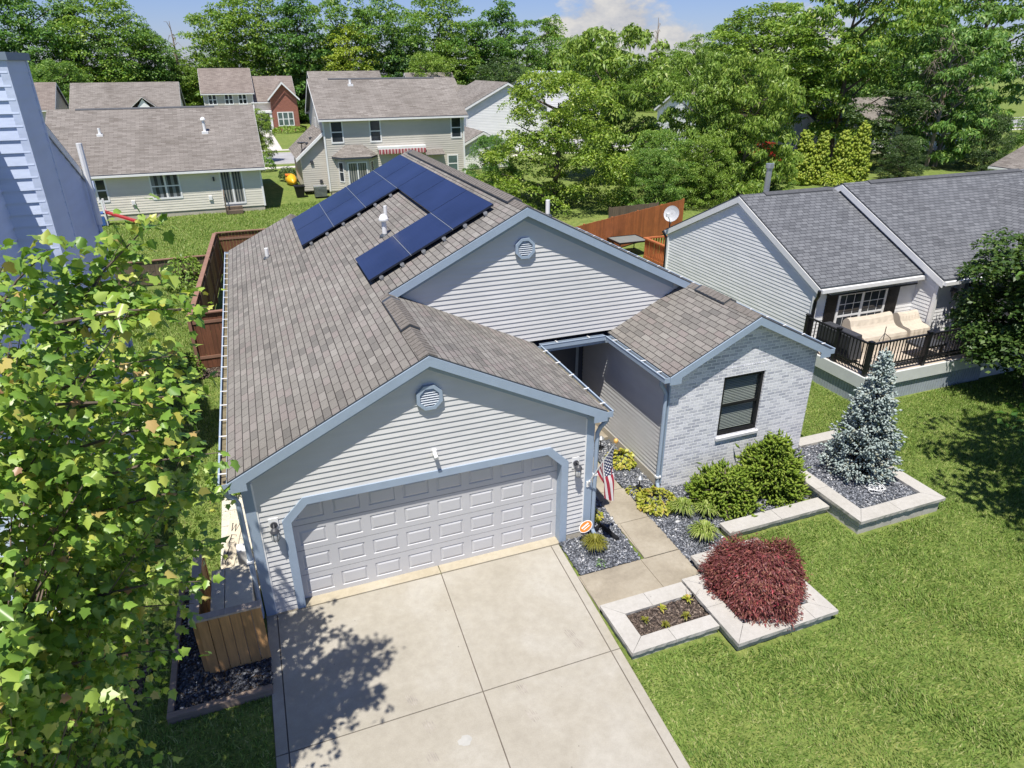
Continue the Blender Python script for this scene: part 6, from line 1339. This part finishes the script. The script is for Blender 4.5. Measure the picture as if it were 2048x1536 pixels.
# the wood across the street: trees one can tell apart
SPEC=[('round','a',-31.2,112,20.6,'at the far left edge above the siding chimney'),('broad','a',-23.6,104,18.6,'right of the siding chimney top'),('tall','bg',-20.2,118,19.4,'with a bluish crown left of the sky gap'),('broad','a',-14.2,108,18,'above the wide low house roof'),('round','a',-11.4,112,15.0,'on the left rim of the left sky gap'),
('tall','a',-7.6,125,11.2,'small in the left sky gap'),('round','a',.4,104,17.2,'right of the left sky gap'),('broad','a',5.4,118,20.2,'behind the brick-gabled house'),('tall','a',10.9,107,19,'right of the brick-gabled house'),('round','a',18.8,118,20.2,'tall behind the chartreuse tree'),('round','y',16.8,98,14.4,'chartreuse-crowned and rounded above the two storey roof'),
('broad','bg',24.3,99,12.6,'bluish-green and wide above the two storey roof'),('round','a',26.3,114,19.4,'tall above the bluish-green wide tree'),('broad','a',36.2,120,21,'tall before the right cloud'),('round','b',33.5,102,13.5,'yellow-green at the right of the bluish-green tree'),('loose','a',38.5,106,16,'dark above the stone-gabled house'),
('tall','a',46.2,116,19.6,'slim below the upper clouds'),('loose','a',50.2,112,16.8,'open-crowned left of the cloud'),('tall','a',56.8,118,17.2,'slim touching the left of the cloud'),('broad','a',64,124,13.8,'low under the left of the cloud'),('broad','bg',74,128,13.4,'low and bluish under the cloud'),('tall','a',89,126,11.6,'small in the right dip of the tree line'),
('round','a',86,114,14.2,'rounded right of the cloud'),('broad','a',91.5,112,16.2,'wide behind the tall dense light-green tree'),('loose','b',93,100,19.4,'tall and loose left of the right sky gap'),
('low','a',-20.5,101,10.0,'bushy and low behind the rose-roofed house'),('round','a',-17.5,105,9.8,'low behind the left end of the wide low house'),('broad','a',-8.6,103,10.4,'low behind the right end of the wide low house'),('round','b',-4.4,101,9.8,'sunlit and low left of the brick-gabled house'),('low','a',12.4,114,8.6,'low right of the brick-gabled house'),('low','b',29.5,101,10.8,'low and sunlit behind the stone-gabled house'),('low','a',42,98,9,'dense and dark low behind the white gabled house'),('low','a',55,100,10,'dense and low behind the locusts')]
MM={'a':m_leaf_a,'b':m_leaf_b,'y':m_leaf_y,'bg':m_leaf_bg}
for p,c_,x,y,h,l in SPEC:
    if y<112 and p!='low': kq=(114+9.84)/(y+9.84); x=.87+(x-.87)*kq; h=8.6+(h-8.6)*kq; y=114
    tree('wood tree '+l,p,x,y,h*.93,MM[c_],wide=.92 if p!='low' else .8,group='trees of the wood across the street')
# the far wood behind them: one mass
Vs=[];Fs=[];off=0; rgw=np.random.default_rng(77)
xx=-75
while xx<150:
    for row in range(2):
        if row==0: y=rgw.uniform(122,132); h=rgw.uniform(8.5,11.5)
        else: y=rgw.uniform(112,120); h=rgw.uniform(6,9)
        if xx>95 or xx<-30: h*=1.15
        V,F,_=TREE[['round','broad','low'][int(rgw.integers(3))]]; V=V[:len(V)//8*4]; V=V.reshape(-1,4,3)[::1].reshape(-1,3); F=np.arange(len(V)).reshape(-1,4)
        a=rgw.uniform(0,6.28); R2=np.array([[math.cos(a),-math.sin(a),0],[math.sin(a),math.cos(a),0],[0,0,1]]); W=V@R2.T*h*np.array([1.25,1.25,1]); W=W+np.array([xx+rgw.uniform(-1,1),y,-.3]); Vs.append(W); Fs.append(F+off); off+=len(W)
    xx+=5.2
o=mesh_np('woods',np.concatenate(Vs),np.concatenate(Fs),m_leaf_a); o['kind']='stuff'
# ---- lawn blades
def lawn(name,P,dens,holes,seed,L=(.05,.115),W=.011,mow=0):
    rng=np.random.default_rng(seed); x,y=scatter_pts(P,dens,rng,holes); n=len(x); st=np.where(np.sin((x*.80+y*.60)*5.2)>0,1.0,-1.0)+rng.normal(0,.5,n); a=np.where(rng.uniform(size=n)<mow,np.where(st>0,2.2,2.2+math.pi)+rng.normal(0,.6,n),rng.uniform(0,6.283,n)); lean=rng.uniform(.2,1.2,n); l=rng.uniform(*L,n)*(.75+.5*(np.sin(x*1.7+np.sin(y*1.3)*2)*.5+.5))
    d=np.stack([np.cos(a)*np.sin(lean),np.sin(a)*np.sin(lean),np.cos(lean)],1); s=np.stack([-np.sin(a),np.cos(a),np.zeros(n)],1)*W*rng.uniform(.7,1.4,n)[:,None]
    b=np.stack([x,y,np.full(n,-.032)],1); V=np.stack([b-s,b+s,b+d*l[:,None]],1).reshape(-1,3); F=np.arange(n*3).reshape(-1,3)
    o=mesh_np(name,V,F,m_grass); o['kind']='stuff'; return o
holes=[[(7.0,-3.65),(9.15,-3.65),(9.15,-1.45),(7.0,-1.45)],[(5.3,-3.18),(7.1,-3.18),(7.1,-1.9),(5.3,-1.9)],[(7,-1.9),(8.75,-1.9),(8.75,.9),(7,.9)],[(8.7,-1.2),(11.25,-1.2),(11.25,.9),(8.7,.9)],[(11.2,-2.0),(13.55,-2.0),(13.55,1.15),(11.2,1.15)],[(8,.8),(12.22,.8),(12.22,8),(8,8)],[(15.7,2.42),(23,2.42),(23,8),(15.7,8)]]
lawn('lawn_grass',[(5.32,-3.2),(5.2,-6.5),(12,-6.5),(24,-2),(24,2.4),(15.7,2.4),(15.7,6.5),(12.2,6.5),(12.2,1.1),(8.7,-.9),(7,-1.9)],1700,holes,5,mow=.75,L=(.045,.095))
lawn('side_grass',[(-.06,-6),(-4.4,-6),(-4.4,2.8),(-2.5,2.8),(-2.5,10.9),(-.1,10.9),(-.1,1.3),(-1.5,1.3),(-1.5,-1.75),(-.06,-1.75)],900,[],6)
lawn('back_grass',[(-3,12),(-1.6,12),(-1.1,21.5),(-6,21.5)],700,[],7,L=(.08,.16),W=.016)
lawn('far_grass',[(-8,23),(9,23),(9,41),(-8,37.3)],300,[],8,L=(.07,.15),W=.02)
# ================================================================== CAMERA, SUN, SKY
yaw,pitch,roll=-.3579,-.4428,-.0059
fw=Vector((-math.sin(yaw)*math.cos(pitch),math.cos(yaw)*math.cos(pitch),math.sin(pitch))); rt=Vector((math.cos(yaw),math.sin(yaw),0)); up=rt.cross(fw)
r2=rt*math.cos(roll)+up*math.sin(roll); u2=up*math.cos(roll)-rt*math.sin(roll)
cd=bpy.data.cameras.new('camera'); cam=bpy.data.objects.new('camera',cd); COL.objects.link(cam)
M=Matrix(((r2.x,u2.x,-fw.x,.8697),(r2.y,u2.y,-fw.y,-9.8383),(r2.z,u2.z,-fw.z,8.6344),(0,0,0,1))); cam.matrix_world=M
cd.sensor_width=36; cd.lens=1353.34/2048*36; cd.clip_end=2000; cd.clip_start=.1; scene.camera=cam
sd=Vector((.60,.95,-2.75)).normalized()
ld=bpy.data.lights.new('sun','SUN'); ld.energy=5.0; ld.angle=R(.55); ld.color=(1,.955,.88)
sun=bpy.data.objects.new('sun',ld); COL.objects.link(sun); sun.rotation_euler=sd.to_track_quat('-Z','Y').to_euler(); sun.location=(-10,-20,40)
w=bpy.data.worlds.new('World'); scene.world=w; w.use_nodes=True; nt=w.node_tree; bg=nt.nodes['Background']
sky=nt.nodes.new('ShaderNodeTexSky'); sky.sky_type='NISHITA'; sky.sun_disc=False; sky.sun_elevation=math.asin(-sd.z); sky.sun_rotation=math.atan2(-sd.x,-sd.y); sky.altitude=200; sky.air_density=1.0; sky.dust_density=.3; sky.ozone_density=3.0
tc=nt.nodes.new('ShaderNodeTexCoord')
def wn(t,inp,**kw):
    nd=nt.nodes.new('ShaderNode'+t)
    for k,v in kw.items(): setattr(nd,k,v)
    for k,v in inp.items():
        if isinstance(v,bpy.types.NodeSocket): nt.links.new(v,nd.inputs[k])
        else: nd.inputs[k].default_value=v
    return nd
# cumulus bank low over the wood: noise in sky direction, thinning upward
mp=wn('Mapping',{'Vector':tc.outputs['Generated'],'Scale':(1,1,1.9)})
def blob(cx,cy,cz,rad):
    dv=wn('VectorMath',{0:tc.outputs['Generated'],1:(cx,cy,cz)},operation='SUBTRACT'); sc=wn('VectorMath',{0:dv.outputs[0],1:(1/rad,1/rad,1.5/rad)},operation='MULTIPLY')
    ln=wn('VectorMath',{0:sc.outputs[0]},operation='LENGTH'); return wn('Math',{0:1.0,1:ln.outputs['Value']},operation='SUBTRACT').outputs[0]
b1=blob(.473,.879,.04,.088); b2=blob(.425,.905,.03,.05); b3=blob(.655,.755,.02,.07); b4=blob(.53,.847,.01,.07)
mx=b1
for b in (b2,b3,b4): mx=wn('Math',{0:mx,1:b},operation='MAXIMUM').outputs[0]
nz_=wn('TexNoise',{'Vector':mp.outputs[0],'Scale':26,'Detail':7,'Roughness':.6})
ad=wn('Math',{0:nz_.outputs['Fac'],1:-.5},operation='ADD'); ad=wn('Math',{0:ad.outputs[0],1:1.5,2:mx},operation='MULTIPLY_ADD')
cr=wn('ValToRGB',{'Fac':ad.outputs[0]}); cr.color_ramp.elements[0].position=.04; cr.color_ramp.elements[0].color=(0,0,0,1); cr.color_ramp.elements[1].position=.42; cr.color_ramp.elements[1].color=(1,1,1,1)
wisp=wn('TexNoise',{'Vector':mp.outputs[0],'Scale':5,'Detail':6,'Roughness':.6})
mixn=wn('Mix',{},data_type='RGBA'); nt.links.new(cr.outputs['Color'],mixn.inputs[0]); tint=nt.nodes.new('ShaderNodeMix'); tint.data_type='RGBA'; tint.blend_type='MULTIPLY'; tint.inputs[0].default_value=1; nt.links.new(sky.outputs[0],tint.inputs[6]); tint.inputs[7].default_value=(.88,.95,1.38,1); nt.links.new(tint.outputs[2],mixn.inputs[6])
shade=wn('ValToRGB',{'Fac':nz_.outputs['Fac']}); shade.color_ramp.elements[0].color=(5.5,5.8,6.6,1); shade.color_ramp.elements[1].color=(8.6,8.4,8.2,1); shade.color_ramp.elements[0].position=.3; shade.color_ramp.elements[1].position=.6
nt.links.new(shade.outputs['Color'],mixn.inputs[7]); nt.links.new(mixn.outputs[2],bg.inputs['Color']); bg.inputs["Strength"].default_value=.065
vs=scene.view_settings; vs.view_transform='Standard'; vs.look='None'; vs.exposure=.38; vs.gamma=1; vs.use_curve_mapping=False
cy=scene.cycles; cy.max_bounces=6; cy.diffuse_bounces=3; cy.glossy_bounces=3; cy.transmission_bounces=4; cy.transparent_max_bounces=8; cy.use_denoising=True
scene.render.film_transparent=False
